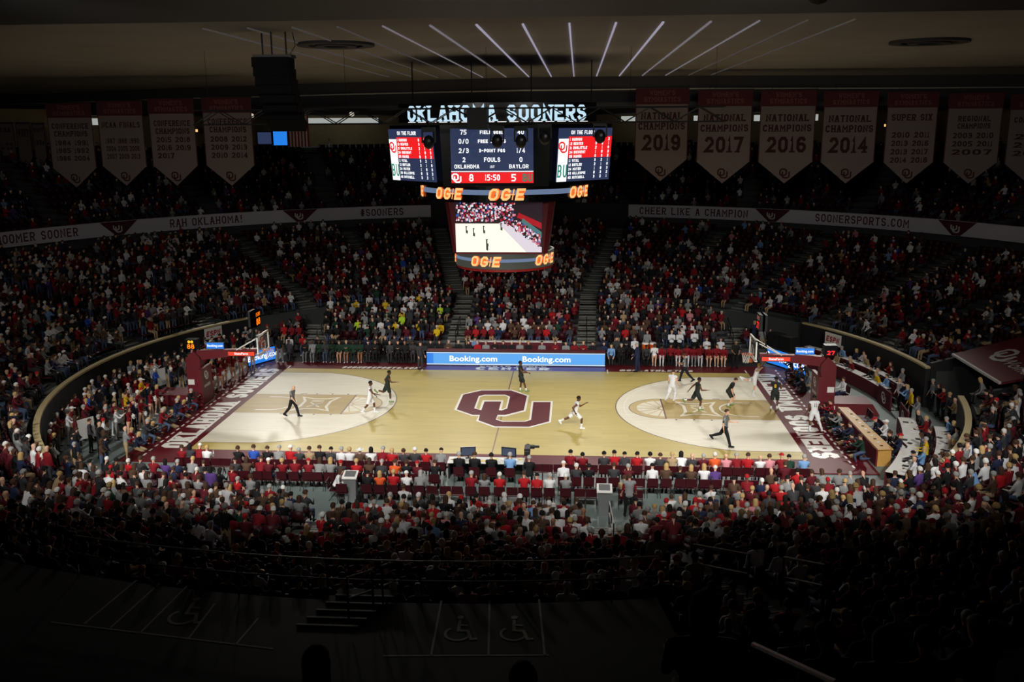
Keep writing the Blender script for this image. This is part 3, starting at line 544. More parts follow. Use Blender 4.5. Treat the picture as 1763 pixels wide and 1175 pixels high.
def og(par, h, R, cx_, cy_, ang, z):
    for nm_, t, m, d in (('sign_lettering', .36, e_orange, 0), ('sign_highlight', .2, e_glow, .012)):
        q, w = text2d('OG', h, w=h*.8, t=h*t, gap=h*(.46-t), shear=.22, align='r'); q2, w = text2d('E', h, w=h*.75, t=h*t, gap=.05, shear=.22, align='l', serif=True)
        q = [[p-np.array((h*.14, 0)) for p in k] for k in q]+[[p+np.array((h*.3, 0)) for p in k] for k in q2]
        q += stroke([(h*.02, h*.5), (h*.3, h*.5)], False, h*t*.3)+stroke([(h*.08, h*.05), (h*.26, h*.95)], False, h*t*.3)
        bandtext(par, nm_, q, R+d, cx_, cy_, ang, z, m)
for ang in (-90+7, -90-33, -90+62, -90-75):
    og(r1, .56, 4.40, .2, .3, ang, 11.36)
r2 = band('lower_ribbon', 2.55, .12, -.1, 7.85, 8.62, -200, 20, mat('led_olive', (78, 80, 72), emit=.55))
bandtext(r2, 'glow_bar', [R2(x, x+.15, .36, .52) for x in np.arange(-3.6, 3.6, .15)], 2.57, .12, -.1, -90, 7.85, e_steel)
for ang in (-90-14, -90+62, -90-85):
    og(r2, .52, 2.59, .12, -.1, ang, 7.98)
sbp(MB().ring(0.1, 2.5, 7.72, 7.86, 0, 2*pi, 40, cx=.12, cy=-.1), 'base_ring', mat('base_red', (150, 30, 26), .4)); sbp(MB().tube([(.12, -.1, 7.8), (.12, -.1, 12)], 2.2, 24), 'lower_core', m_screenblack)
vv = np.array((0, -.105, 1.)); vv /= np.linalg.norm(vv)
p, F = panel('video_screen', (-2.07, -2.86, 8.76), (1, 0, 0), vv, 4.24, 2.6, mat('video_dark', (40, 24, 34), emit=.8))
e_crt = mat('video_court', (255, 246, 226), emit=1.15); seg(p, 'pictured_floor', [[np.array(a) for a in ((0, .0), (3.45, .0), (2.1, 1.42), (0, 1.42))]], F(.003), e_crt)
seg(p, 'pictured_floor_edge', [[np.array(a) for a in ((3.45, 0), (4.2, 0), (4.2, .25), (2.35, 1.55), (2.1, 1.42))]], F(.003), mat('video_apron', (235, 225, 235), emit=.9))
seg(p, 'pictured_wall', [[np.array(a) for a in ((3.0, 1.72), (4.2, 1.15), (4.2, 1.45), (3.1, 1.95))]], F(.004), mat('video_red', (190, 20, 36), emit=.8))
seg(p, 'pictured_tunnel', [[np.array(a) for a in ((3.2, 1.5), (4.2, .7), (4.2, 1.0), (3.3, 1.68))]], F(.004), mat('video_teal', (90, 140, 140), emit=.7))
rr = random.Random(3)
for nm_, c_ in (('pictured_crowd_white', (240, 240, 250)), ('pictured_crowd_red', (190, 24, 44)), ('pictured_crowd_blue', (60, 90, 170)), ('pictured_crowd_pink', (230, 150, 170)), ('pictured_crowd_dark', (16, 10, 16))):
    q = []
    for i in range(60 if 'blue' in nm_ else 150):
        x = rr.uniform(.03, 4.12); lo = 1.5 if x < 2.2 else max(.1, 1.5-(x-2.2)*.68)
        hi = 2.42 if x < 2.9 else lo+.55
        y = rr.uniform(lo, hi); s = rr.uniform(.04, .09); q.append(R2(x, x+s*1.1, y, y+s*1.3) if x+s < 4.15 else R2(4.1, 4.15, y, y+.04))
    tag(seg(p, nm_, q, F(.005), mat('video_'+nm_, c_, emit=.9)), kind='stuff')
q = []
for x, y, h in ((.5, .95, .3), (.85, .8, .35), (1.35, .95, .32), (1.48, .1, .5), (1.5, .3, .3), (2.2, 1.1, .3)): q += [R2(x, x+.05, y, y+h), R2(x+.05, x+.1, y-.02, y+h*.45), R2(x-.01, x+.08, y+h, y+h+.05)]
seg(p, 'pictured_players', q, F(.006), mat('video_player', (60, 66, 60), emit=.8)); seg(p, 'pictured_backboard', [[np.array(a) for a in z] for z in stroke([(1.95, 1.75), (2.12, 1.7), (2.12, 2.15), (1.95, 2.2)], True, .03)], F(.006), e_white)
for x in (-4.5, -1.5, 1.5, 4.5): sbp(MB().tube([(x, 0, 14.8), (x, 0, CZ)], .035, 6), 'hanger_cable', m_dark)

# ------------------------------------------------------------------ lighting truss with moving heads
tr = tag(empty('lighting_truss', (0, -8, 15.2)), 'black box truss in front of the scoreboard top', 'truss')
TX0, TX1 = -12.6, 9.9
for yy in (-.3, .3):
    for zz in (-.28, .32): MB().tube([(TX0, yy, zz), (TX1, yy, zz)], .035, 6).build('chord', m_dark, tr)
n = 22; br = None
for i in range(n):
    x0 = TX0+(TX1-TX0)*i/n; x1 = TX0+(TX1-TX0)*(i+1)/n; a_, b2 = (x0, x1) if i % 2 == 0 else (x1, x0)
    for yy in (-.3, .3): MB().tube([(a_, yy, -.28), (b2, yy, .32)], .022, 5).build('brace', m_dark, tr)
MB().box(at(806, 200, 'y', -8)[0], at(840, 200, 'y', -8)[0], -.45, .45, -.55, .3).build('control_pod', m_dark, tr)
for x in (-12, -6, 0, 6, 9.5): MB().tube([(x, 0, .3), (x, 0, CZ-15.2)], .008, 5).build('hanger', m_dark, tr)
for i, (px, py) in enumerate(((738, 240), (856, 238), (897, 238), (938, 232), (1033, 230))):
    w = at(px, py, 'y', -8.0); h = tag(empty('moving_head', w), 'black moving head lamp under the truss, %s from the left' % ['first', 'second', 'third', 'fourth', 'fifth'][i], 'spotlight', 'moving heads under the truss')
    MB().sphere((0, 0, -.12), (.24, .26, .3), 10, 6).build('lamp_head', m_dark, h, True); MB().box(-.28, .28, -.16, .16, .3, .5).build('base', m_dark, h)
    for s in (-1, 1): MB().box(s*.27-.03, s*.27+.03, -.08, .08, -.15, .35).build('yoke_arm', m_dark, h)
    MB().tube([(0, 0, .48), (0, 0, 15.0-w[2])], .02, 6).build('clamp', m_dark, h); MB().tube([(.04, -.2, -.05), (.05, -.27, -.06)], .06, 8).build('lens', m_steel, h)

# ------------------------------------------------------------------ hanging speaker array
w = at(470, 55, 'z', CZ); sp = tag(empty('speaker_array', (w[0], w[1], CZ)), 'black curved line array loudspeaker hanging by three cables', 'loudspeaker')
dep = w[1]; zt = at(465, 97, 'y', dep)[2]-CZ
yy = 0.0; zz = zt-.05; ang = 4.0
for k in range(7):
    a = rad(ang-k*5.0-6); hh = .165
    c = np.array((.0+k*.035-.06, -.0+yy, zz-hh)); u = np.array((.64, 0, 0)); fwd = np.array((0, cos(a), sin(a)*1.)); up = np.array((0, -sin(a), cos(a)))
    MB().obox(c, u, fwd*.36, up*hh*.97).build('cabinet', mat('speaker_black', (9, 9, 10), .8, spec=.1), sp); MB().obox(c-fwd*.37, u*.92, fwd*.02, up*hh*.8).build('grille', mat('speaker_grille', (14, 14, 15), .9, spec=.1), sp)
    zz -= 2*hh; yy += .03*k
MB().box(-.66, .66, -.3, .3, zt-.06, zt+.04).build('rigging_frame', m_dark, sp)
for x in (-.4, -.08, .42): MB().tube([(x, 0, zt), (x, 0, 0)], .03, 6).build('cable', m_dark, sp)
MB().tube([(.5, 0, zt), (.72, .1, zt+.35), (.62, .1, zt+.9), (.5, 0, 0)], .015, 5).build('signal_cable', m_dark, sp)

# ------------------------------------------------------------------ championship banners
def banner(px0, px1, py0, py1, depth, head, lines, lab, small=False):
    a_, b2 = at(px0, py0, 'y', depth), at(px1, py0, 'y', depth); z1 = (a_[2]+b2[2])/2; z0 = at((px0+px1)/2, py1, 'y', depth)[2]; W = b2[0]-a_[0]; H = z1-z0; tip = .24*H
    root = tag(empty('banner', ((a_[0]+b2[0])/2, depth, z1)), lab, 'banner', 'championship banners')
    P_ = [(-W/2, -H+tip), (0, -H), (W/2, -H+tip), (W/2, 0), (-W/2, 0)]
    def sl(name, pts, y, m, t=.02): return MB().quadprism([(x, y, z) for x, z in pts], (0, t, 0)).build(name, m, root)
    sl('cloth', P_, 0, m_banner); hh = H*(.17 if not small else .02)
    sl('header', [(-W/2, -hh), (W/2, -hh), (W/2, 0), (-W/2, 0)], -.008, m_bannerhead, .006)
    for s in (-1, 1): sl('border', [(s*W/2, -H+tip), (s*(W/2-.05), -H+tip+.02), (s*(W/2-.05), 0), (s*W/2, 0)][::-s], -.006, m_bannerhead, .004)
    MB().tube([(-W/2-.05, .01, .03), (W/2+.05, .01, .03)], .04, 6).build('pole', m_dark, root)
    MB().tube([(-W*.3, .01, .03), (-W*.3, .01, .3)], .012, 5).build('hanger', m_dark, root)
    hq = []
    for i, t in enumerate(head): q, w_ = text2d(t, H*.052, w=H*.034, t=H*.010, serif=True); hq += [[a2*np.array((min(1, .85*W/w_), 1))+np.array((0, -H*(.075+.068*i))) for a2 in z] for z in q]
    if hq: put(MB(), hq, lambda x, y: (x, -.012, y)).build('header_lettering', mat('faded_print', (110, 66, 66), .9), root)
    tq = []
    for t, hh_, yy_, wf in lines: q, w_ = text2d(t, H*hh_, w=H*hh_*.62, t=H*hh_*.2, serif=True); tq += [[a2*np.array((wf*W/w_, 1))+np.array((0, -H*yy_)) for a2 in z] for z in q]
    if tq: put(MB(), tq, lambda x, y: (x, -.01, y)).build('lettering', m_bannertext, root)
    put(MB(), [[a2+np.array((0.06*H*.3, -H*.945)) for a2 in z] for z in OU(H*.11)], lambda x, y: (x, -.01, y)).build('emblem', m_bannertext, root)
    return root
GY = ["WOMEN'S", 'GYMNASTICS']
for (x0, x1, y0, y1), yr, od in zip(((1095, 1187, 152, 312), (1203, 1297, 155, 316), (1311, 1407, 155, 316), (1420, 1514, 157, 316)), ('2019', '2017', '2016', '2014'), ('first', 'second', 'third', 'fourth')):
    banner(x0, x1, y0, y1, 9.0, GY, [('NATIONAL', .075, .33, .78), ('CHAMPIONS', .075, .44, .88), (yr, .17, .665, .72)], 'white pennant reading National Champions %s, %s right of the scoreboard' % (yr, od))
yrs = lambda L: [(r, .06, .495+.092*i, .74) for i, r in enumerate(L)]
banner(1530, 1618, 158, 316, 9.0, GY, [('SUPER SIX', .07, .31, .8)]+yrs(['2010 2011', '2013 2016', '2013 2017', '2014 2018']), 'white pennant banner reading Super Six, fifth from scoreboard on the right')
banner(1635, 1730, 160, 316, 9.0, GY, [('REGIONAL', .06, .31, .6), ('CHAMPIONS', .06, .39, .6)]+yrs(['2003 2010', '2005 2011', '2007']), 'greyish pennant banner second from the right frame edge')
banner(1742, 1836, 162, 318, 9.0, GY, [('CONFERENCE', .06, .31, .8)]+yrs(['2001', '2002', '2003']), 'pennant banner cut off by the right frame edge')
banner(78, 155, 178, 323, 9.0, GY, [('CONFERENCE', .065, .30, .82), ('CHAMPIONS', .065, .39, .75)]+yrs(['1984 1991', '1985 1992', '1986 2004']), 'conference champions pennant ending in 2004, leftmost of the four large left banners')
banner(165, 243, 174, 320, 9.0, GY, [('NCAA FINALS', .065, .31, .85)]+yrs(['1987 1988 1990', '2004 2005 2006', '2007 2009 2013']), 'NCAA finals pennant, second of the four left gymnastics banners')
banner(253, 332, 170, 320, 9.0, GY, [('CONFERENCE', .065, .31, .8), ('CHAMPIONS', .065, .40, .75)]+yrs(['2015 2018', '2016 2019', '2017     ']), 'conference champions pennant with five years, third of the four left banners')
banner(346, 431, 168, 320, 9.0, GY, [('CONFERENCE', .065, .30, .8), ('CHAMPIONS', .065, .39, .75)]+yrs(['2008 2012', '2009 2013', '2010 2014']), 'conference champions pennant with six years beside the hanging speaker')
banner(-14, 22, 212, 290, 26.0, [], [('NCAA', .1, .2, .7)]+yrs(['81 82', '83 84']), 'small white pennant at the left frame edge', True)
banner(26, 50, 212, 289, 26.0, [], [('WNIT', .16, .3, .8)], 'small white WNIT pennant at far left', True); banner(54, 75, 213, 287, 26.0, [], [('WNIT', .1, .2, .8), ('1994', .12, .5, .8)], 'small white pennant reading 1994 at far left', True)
# national flag
fo, f1 = at(497, 253, 'y', 30), at(530, 196, 'y', 30); fl_ = tag(empty('flag', (fo[0], 30, fo[2])), 'striped American flag hanging vertically left of the scoreboard', 'flag'); W, H = f1[0]-fo[0], f1[2]-fo[2]
ms = mat('flag_red', (150, 26, 40), .9); mw = mat('flag_white', (214, 208, 204), .9); mn = mat('flag_blue', (30, 34, 70), .9)
for i in range(13): MB().box(W*i/13, W*(i+1)/13, 0, .03, 0, H).build('stripe', ms if i % 2 == 0 else mw, fl_)
MB().box(0, W*7/13, -.02, .0, H*.6, H).build('canton', mn, fl_); MB().tube([(-.1, 0, H+.03), (W+.1, 0, H+.03)], .04, 6).build('pole', m_dark, fl_)
st = MB()
for i in range(5):
    for j in range(4): st.poly([(W*7/13*(i+.5)/5+.06*cos(t)*(1 if n_ % 2 == 0 else .4), -.025, H*(.63+.35*j/3.4)+.06*sin(t)*(1 if n_ % 2 == 0 else .4)) for n_, t in enumerate(np.linspace(pi/2, pi/2+2*pi, 11)[:-1])])
st.build('stars', mw, fl_)
# ------------------------------------------------------------------ people: posed figures as one continuous skin, clothes and hair as children
def nrm(v): v = np.array(v, float); return v/(np.linalg.norm(v)+1e-9)
def rot(v, ax, a):
    ax = nrm(ax); v = np.array(v, float); return v*cos(a)+np.cross(ax, v)*sin(a)+ax*(ax@v)*(1-cos(a))
def capsule(p0, p1, r0, r1, n=10, flat=1.0, side=None):
    p0, p1 = np.array(p0, float), np.array(p1, float); t = nrm(p1-p0)
    if np.linalg.norm(p1-p0) < 1e-6: t = np.array([0, 0, 1.])
    s = np.array(side, float) if side is not None else (np.array([1., 0, 0]) if abs(t[0]) < .8 else np.array([0, 1., 0]))
    s = nrm(s-t*(s@t)); w = np.cross(t, s); rings = []
    for a in (-70, -35, 0): rings.append((p0+t*r0*sin(rad(a))*flat**.5, r0*cos(rad(a))))
    for a in (0, 35, 70): rings.append((p1+t*r1*sin(rad(a))*flat**.5, r1*cos(rad(a))))
    V = [c+r*(cos(2*pi*j/n)*s+flat*sin(2*pi*j/n)*w) for c, r in rings for j in range(n)]; k = len(rings)
    F = [(i*n+j, i*n+(j+1) % n, (i+1)*n+(j+1) % n, (i+1)*n+j) for i in range(k-1) for j in range(n)]+[tuple(range(n))[::-1], tuple((k-1)*n+j for j in range(n))]
    return V, F
def skeleton(P):
    """joint positions from a pose; local frame: facing +y, right +x, up +z; feet at z=0"""
    g = lambda k, d: P.get(k, d)
    U = np.array([0, 0, 1.]); X = np.array([1., 0, 0]); lean = rad(g('lean', 2)); side = rad(g('side', 0)); twist = rad(g('twist', 0))
    U = rot(U, X, -lean); U = rot(U, [0, 1, 0], side); Xs = rot(X, [0, 0, 1], twist); Xs = nrm(Xs-U*(Xs@U)); F = np.cross(U, Xs)
    pel = np.array([0, 0, g('z', .97)]); J = dict(pel=pel, U=U, F=F, X=Xs)
    sw = g('sw', .185); J['neck'] = pel+U*.50; hl = rad(g('nod', 0)); Uh = rot(U, Xs, -hl); yw = rad(g('look', 0)); Fh = rot(F, U, yw); Fh = nrm(Fh-Uh*(Fh@Uh))
    J['head'] = J['neck']+Uh*.165+Fh*.025; J['Uh'] = Uh; J['Fh'] = Fh; J['Xh'] = np.cross(Fh, Uh)
    D = np.array([0, 0, -1.])
    for s, nm in ((-1, 'L'), (1, 'R')):
        sh = pel+U*.445+Xs*s*sw; J['sh'+nm] = sh
        sf, ab, el, tw = g('arm'+nm, (5, 10, 15, 0))
        d = rot(-U, Xs, rad(sf)); d = rot(d, F, -s*rad(ab)); e = sh+d*.29
        ax = rot(Xs, d, s*rad(tw)); ax = nrm(ax-d*(ax@d)); d2 = rot(d, ax, rad(el)); h = e+d2*.255
        J['el'+nm], J['wr'+nm], J['hd'+nm] = e, h, d2; J['hs'+nm] = ax
        hp = pel-U*.02+Xs*s*.092; J['hip'+nm] = hp
        lf, la, kn = g('leg'+nm, (0, 3, 0))
        d = rot(D, X, rad(lf)); d = rot(d, [0, 1, 0], -s*rad(la)); k = hp+d*.43; d2 = rot(d, rot(X, [0, 0, 1], -s*rad(g('out', 4))), -rad(kn)); a = k+d2*.42
        J['kn'+nm], J['an'+nm] = k, a
        fp = rad(g('foot'+nm, 0)); fd = nrm([s*sin(rad(g('out', 8))), cos(rad(g('out', 8))), 0]); fd = rot(fd, X, fp); J['ft'+nm] = fd
    lo = min(min(J['an'+n][2]-.075, (J['an'+n]+J['ft'+n]*.15)[2]-.05) for n in 'LR')
    if 'z' not in P: dz = -lo+g('air', 0)
    else: dz = 0
    for k, v in J.items():
        if k not in ('U', 'F', 'X', 'Uh', 'Fh', 'Xh') and k[:2] not in ('hd', 'hs', 'ft'): J[k] = v+np.array([0, 0, dz])
    return J
def prims(J, det, skirt=False, fat=1.0):
    """(tag, p0, p1, r0, r1, flat, side)"""
    U, F, X, pel = J['U'], J['F'], J['X'], J['pel']; L = []
    a = lambda *q: L.append(q)
    a('hip', pel-U*.03-X*.05, pel-U*.03+X*.05, .115*fat, .115*fat, 1.0, U); a('torso', pel+U*.06, pel+U*.2, .15*fat, .142*fat, .72, X); a('torso', pel+U*.2, pel+U*.37, .145*fat, .168, .66, X)
    a('torso', J['shL'], J['shR'], .062, .062, 1.0, U); a('torso', pel+U*.36, pel+U*.47, .13, .075, .75, X); a('skin', J['neck']-U*.03, J['neck']+J['Uh']*.08, .055, .05, 1.0, X)
    H, Uh, Fh, Xh = J['head'], J['Uh'], J['Fh'], J['Xh']
    a('head', H+Uh*.02-Fh*.012, H+Uh*.035, .092, .09, .9 if det else 1.0, Xh); a('head', H+Fh*.02-Uh*.045, H-Uh*.075+Fh*.045, .07, .045, 1.0, Xh)
    if det:
        a('head', H+Fh*.085+Uh*.01, H+Fh*.105-Uh*.022, .011, .018, 1.0, Xh)
        for s in (-1, 1): a('head', H+Xh*s*.085+Uh*.015-Fh*.01, H+Xh*s*.088-Uh*.02-Fh*.008, .018, .014, 1.0, Fh)
    for n in 'LR':
        a('up'+n, J['sh'+n], J['el'+n], .056, .045, 1.0, None); a('fore'+n, J['el'+n], J['wr'+n], .043, .03, 1.0, None)
        hd = J['hd'+n]; a('hand', J['wr'+n]+hd*.02, J['wr'+n]+hd*.085, .036, .04, .5, J['hs'+n])
        if not det: a('hand', J['wr'+n]+hd*.09, J['wr'+n]+hd*.15, .036, .022, .6, J['hs'+n])
        a('th'+n, J['hip'+n], J['kn'+n], .092*fat, .062, 1.0, None); m = J['kn'+n]*.68+J['an'+n]*.32; bk = nrm(np.cross(J['an'+n]-J['kn'+n], X))
        a('calf'+n, J['kn'+n], m, .058, .06, 1.0, None); a('shin'+n, m, J['an'+n], .058, .04, 1.0, None)
        an, fd = J['an'+n], J['ft'+n]; dn = nrm(np.cross(fd, np.cross(fd, np.array([0, 0, 1.]))) if abs(fd[2]) < .98 else [0, 0, -1.])
        a('shoe'+n, an-fd*.045+dn*.035, an+fd*.16+dn*.042, .045, .036, 1.0, X)
    return L
def remesh(V, F, vox, smooth=3, ratio=1.0):
    me = bpy.data.meshes.new('tmp'); me.from_pydata([tuple(v) for v in V], [], F); ob = bpy.data.objects.new('tmp', me); COL.objects.link(ob)
    m = ob.modifiers.new('r', 'REMESH'); m.mode = 'VOXEL'; m.voxel_size = vox
    if smooth: s = ob.modifiers.new('s', 'SMOOTH'); s.iterations = smooth; s.factor = .5
    if ratio < 1: d = ob.modifiers.new('d', 'DECIMATE'); d.ratio = ratio
    dg = bpy.context.evaluated_depsgraph_get(); dg.update(); out = bpy.data.meshes.new_from_object(ob.evaluated_get(dg))
    vv = np.empty(len(out.vertices)*3); out.vertices.foreach_get('co', vv); vv = vv.reshape(-1, 3); ff = [tuple(p.vertices) for p in out.polygons]
    nn = np.empty(len(out.vertices)*3); out.vertices.foreach_get('normal', nn)
    bpy.data.objects.remove(ob); bpy.data.meshes.remove(me); bpy.data.meshes.remove(out); return vv, ff, nn.reshape(-1, 3)
def classify(V, L):
    best = np.full(len(V), 1e9); idx = np.zeros(len(V), int); tt = np.zeros(len(V))
    for i, (tg, p0, p1, r0, r1, fl, sd) in enumerate(L):
        p0, p1 = np.array(p0), np.array(p1); d = p1-p0; l2 = d@d+1e-9; t = np.clip(((V-p0)@d)/l2, 0, 1)
        q = V-(p0+t[:, None]*d); r = r0+(r1-r0)*t; dist = np.linalg.norm(q, axis=1)/r
        up = dist < best; best[up] = dist[up]; idx[up] = i; tt[up] = t[up]
    return idx, tt
def hair_geo(J, kind, mb=None):
    """hair, caps and hats follow the head frame"""
    mb = mb or MB(); H, U, F, X = J['head']+J['Uh']*.02, J['Uh'], J['Fh'], J['Xh']; n, k = 10, 7
    rx, ry, rz = (.100, .112, .122); low = {'short': -.1, 'long': -.75, 'cap': .12, 'bun': -.25, 'beanie': .05, 'hat': .15}[kind]; V = []
    for i in range(k):
        for j in range(n):
            ph = 2*pi*j/n; fr = sin(ph)          # fr>0 : front
            zmin = low if fr < .35 else (max(low, .42) if kind in ('short', 'long', 'bun') else low)
            if kind == 'long' and fr < .35: zmin = -.85
            th = (i/(k-1)); z = 1-th*(1-zmin); r = sqrt(max(0.0, 1-max(z, -.2)**2)) if i else 0.0
            if kind == 'long' and z < 0: r *= .98
            V.append(H+X*rx*r*cos(ph)+F*(ry*r*fr-.008)+U*rz*z*(1.5 if (kind == 'long' and z < 0) else 1))
    Fc = [(i*n+j, (i+1)*n+j, (i+1)*n+(j+1) % n, i*n+(j+1) % n) for i in range(k-1) for j in range(n)]; mb.add(V, Fc)
    if kind == 'cap':
        a0 = [H+X*.085*s+F*.085+U*.03 for s in (-1, 1)]; a1 = [H+X*.06*s+F*.19+U*.015 for s in (1, -1)]; mb.quadprism(a0+a1, U*.012)
    if kind == 'hat':
        c = H+U*.02; mb.add([c+X*.17*cos(t)+F*.2*sin(t)+U*.02*cos(2*t) for t in np.linspace(0, 2*pi, 13)[:-1]], [tuple(range(12))])
    if kind == 'bun': mb.sphere(tuple(H-F*.12+U*.02), .05, 8, 5)
    return mb
def fingers(J, mb):
    for n in 'LR':
        w, d, s = J['wr'+n], nrm(J['hd'+n]), nrm(J['hs'+n]); pn = np.cross(d, s); sg = 1 if n == 'R' else -1
        for i, (o, ln) in enumerate(((-.027, .07), (-.009, .08), (.009, .075), (.027, .058))):
            a = w+d*.10+s*o; b = a+d*ln*.55+pn*.004; c = b+d*ln*.4-pn*.022*sg; mb.tube([a-d*.02, b, c], [.0095, .009, .007], 5)
        a = w+d*.045-s*.03*1; mb.tube([a, a-s*.03+d*.03, a-s*.038+d*.062], [.012, .011, .008], 5)
    return mb
FIGN = [0]
def detailed(pose, loc, face, name, label, cat, scale=1.0, outfit=None, hair=('short', 'hair_black'), skin='skin_dark', group=None, vox=.021, number=None, fat=1.0):
    """one posed person with clothing children; outfit: list of (part name, material, function(tag,t)->bool, offset)"""
    J = skeleton(pose); L = prims(J, True, fat=fat); V = []; F = []
    for tg, p0, p1, r0, r1, fl, sd in L:
        v, f = capsule(p0, p1, r0, r1, 12, fl, sd); o = len(V); V += v; F += [tuple(o+i for i in q) for q in f]
    vv, ff, nn = remesh(V, F, vox, 4); idx, tt = classify(vv, L); tags = [q[0] for q in L]
    mb = MB(); mb.v = [tuple(v) for v in vv]; mb.f = list(ff); mb.m = [0]*len(ff); fingers(J, mb)
    H, U, Fh, X = J['head'], J['Uh'], J['Fh'], J['Xh']
    for s in (-1, 1): mb.sphere(tuple(H+Fh*.088+X*s*.034+U*.02), .011, 6, 4, 1)
    mb.add([H+Fh*.097-U*.058+X*x for x in (-.024, .024)]+[H+Fh*.094-U*.068+X*x for x in (.02, -.02)], [(0, 1, 2, 3)], 2)
    root = mb.build(name, [MATS[skin], MATS['eye_dark'], MATS['lip']], None, True)
    root.location = tuple(loc); root.rotation_euler = (0, 0, face); root.scale = (scale,)*3; tag(root, label, cat, group)
    for pn, m, fn, off in outfit:
        keep = np.array([fn(tags[i], t) for i, t in zip(idx, tt)]); fs = [f for f in ff if sum(keep[i] for i in f) >= 2]
        used = sorted({i for f in fs for i in f}); mp = {o: i for i, o in enumerate(used)}
        if not used: continue
        c = MB(); c.v = [tuple(vv[i]+nn[i]*off) for i in used]; c.f = [tuple(mp[i] for i in f) for f in fs]; c.m = [0]*len(fs); c.build(pn, MATS[m] if isinstance(m, str) else m, root, True)
    if hair: hair_geo(J, hair[0]).build('hair' if hair[0] in ('short', 'long', 'bun') else hair[0], MATS[hair[1]], root, True)
    if number:
        s, mm, where = number; q, w = text2d(s, .17, w=.1, t=.035, gap=.03); sgn = -1 if where == 'back' else 1; c = J['pel']+J['U']*.24+J['F']*sgn*.137
        put(MB(), q, plane_map(c, J['X']*(sgn if sgn < 0 else 1)*1.0, J['U'])).build('number', MATS[mm], root)
    return root
for nm_, c_ in (('skin_dark', (96, 62, 44)), ('skin_mid', (170, 120, 90)), ('skin_light', (222, 176, 148)), ('eye_dark', (20, 16, 16)), ('lip', (120, 60, 56)), ('hair_black', (22, 19, 19)), ('hair_brown', (72, 50, 36)),
        ('hair_blond', (196, 164, 108)), ('hair_grey', (168, 168, 166)), ('hair_white', (222, 220, 214)), ('cloth_white', (226, 227, 230)), ('cloth_crimson', (128, 18, 30)), ('cloth_red', (176, 24, 32)), ('cloth_maroon', (92, 20, 32)),
        ('cloth_black', (24, 24, 27)), ('cloth_charcoal', (58, 58, 62)), ('cloth_grey', (138, 140, 142)), ('cloth_navy', (32, 40, 70)), ('cloth_blue', (46, 84, 180)), ('cloth_skyblue', (120, 164, 214)), ('cloth_green', (26, 58, 44)),
        ('cloth_yellow', (222, 184, 30)), ('cloth_lime', (186, 222, 50)), ('cloth_orange', (226, 92, 44)), ('cloth_purple', (88, 60, 128)), ('cloth_tan', (170, 146, 112)), ('cloth_brown', (84, 62, 48)), ('cloth_pink', (212, 140, 150)), ('denim', (70, 86, 116)),
        ('cap_white', (238, 238, 236)), ('cap_red', (176, 28, 34)), ('cap_black', (26, 26, 28)), ('cap_orange', (240, 110, 40)), ('gold_print', (240, 190, 40)), ('shoe_green', (120, 150, 90)), ('kit_dark', (38, 44, 40)), ('ref_grey', (120, 122, 126))):
    mat(nm_, c_, .8 if 'skin' not in nm_ else .55, spec=.3)
kit_stripe = bpy.data.materials.new('referee_stripes'); kit_stripe.use_nodes = True
_nt = kit_stripe.node_tree; _w = _nt.nodes.new('ShaderNodeTexWave'); _w.inputs['Scale'].default_value = 7; _w.bands_direction = 'X'; _tc = _nt.nodes.new('ShaderNodeTexCoord'); _cr = _nt.nodes.new('ShaderNodeValToRGB')
_cr.color_ramp.interpolation = 'CONSTANT'; _cr.color_ramp.elements[0].color = (.02, .02, .02, 1); _cr.color_ramp.elements[1].position = .5; _cr.color_ramp.elements[1].color = (.28, .29, .3, 1)
_nt.links.new(_tc.outputs['Object'], _w.inputs['Vector']); _nt.links.new(_w.outputs['Fac'], _cr.inputs[0]); _nt.links.new(_cr.outputs[0], _nt.nodes['Principled BSDF'].inputs['Base Color']); MATS['ref_stripes'] = kit_stripe
# outfit rules
jersey = lambda tg, t: tg in ('torso', 'hip') or (tg in ('upL', 'upR') and t < .02)
shorts = lambda tg, t: tg == 'hip' or (tg[:2] == 'th' and t < .85)
tee = lambda tg, t: tg in ('torso', 'hip') or (tg[:2] == 'up' and t < .75)
longs = lambda tg, t: tg in ('torso', 'hip') or tg[:2] == 'up' or (tg[:4] == 'fore' and t < .95)
trous = lambda tg, t: tg == 'hip' or tg[:2] == 'th' or tg[:4] in ('calf', 'shin')
socks = lambda tg, t: tg[:4] == 'shin'
lowsock = lambda tg, t: tg[:4] == 'shin' and False
skirt_ = lambda tg, t: tg == 'hip' or (tg[:2] == 'th' and t < .5)
tights = lambda tg, t: tg[:2] == 'th' or tg[:4] in ('calf', 'shin')
def shoes(m): return [('shoe', m, lambda tg, t: tg == 'shoeL', .008), ('shoe', m, lambda tg, t: tg == 'shoeR', .008)]
def kit(top, bot, shoe, extra=()): return [('jersey', top, jersey, .014), ('shorts', bot, shorts, .034)]+list(extra)+shoes(shoe)
def suit(c, tie=None): return [('jacket', c, longs, .016), ('trousers', c, trous, .014)]+shoes('cloth_black')
WHITEKIT = kit('cloth_white', 'cloth_white', 'cloth_white', [('sock', 'cloth_white', lambda tg, t: tg == 'shinL' and t > .3, .006), ('sock', 'cloth_white', lambda tg, t: tg == 'shinR' and t > .3, .006)])
DARKKIT = kit('kit_dark', 'kit_dark', 'shoe_green', [('sock', 'cloth_white', lambda tg, t: tg == 'shinL' and t > .55, .006), ('sock', 'cloth_white', lambda tg, t: tg == 'shinR' and t > .55, .006)])
REFKIT = [('shirt', 'ref_stripes', tee, .014), ('trousers', 'cloth_black', trous, .016)]+shoes('cloth_black')
def P2(px, py): w = at(px, py); return (w[0], w[1], .0)
E_ = lambda deg: rad(deg-90)    # facing angle: 0 = +x, 90 = +y
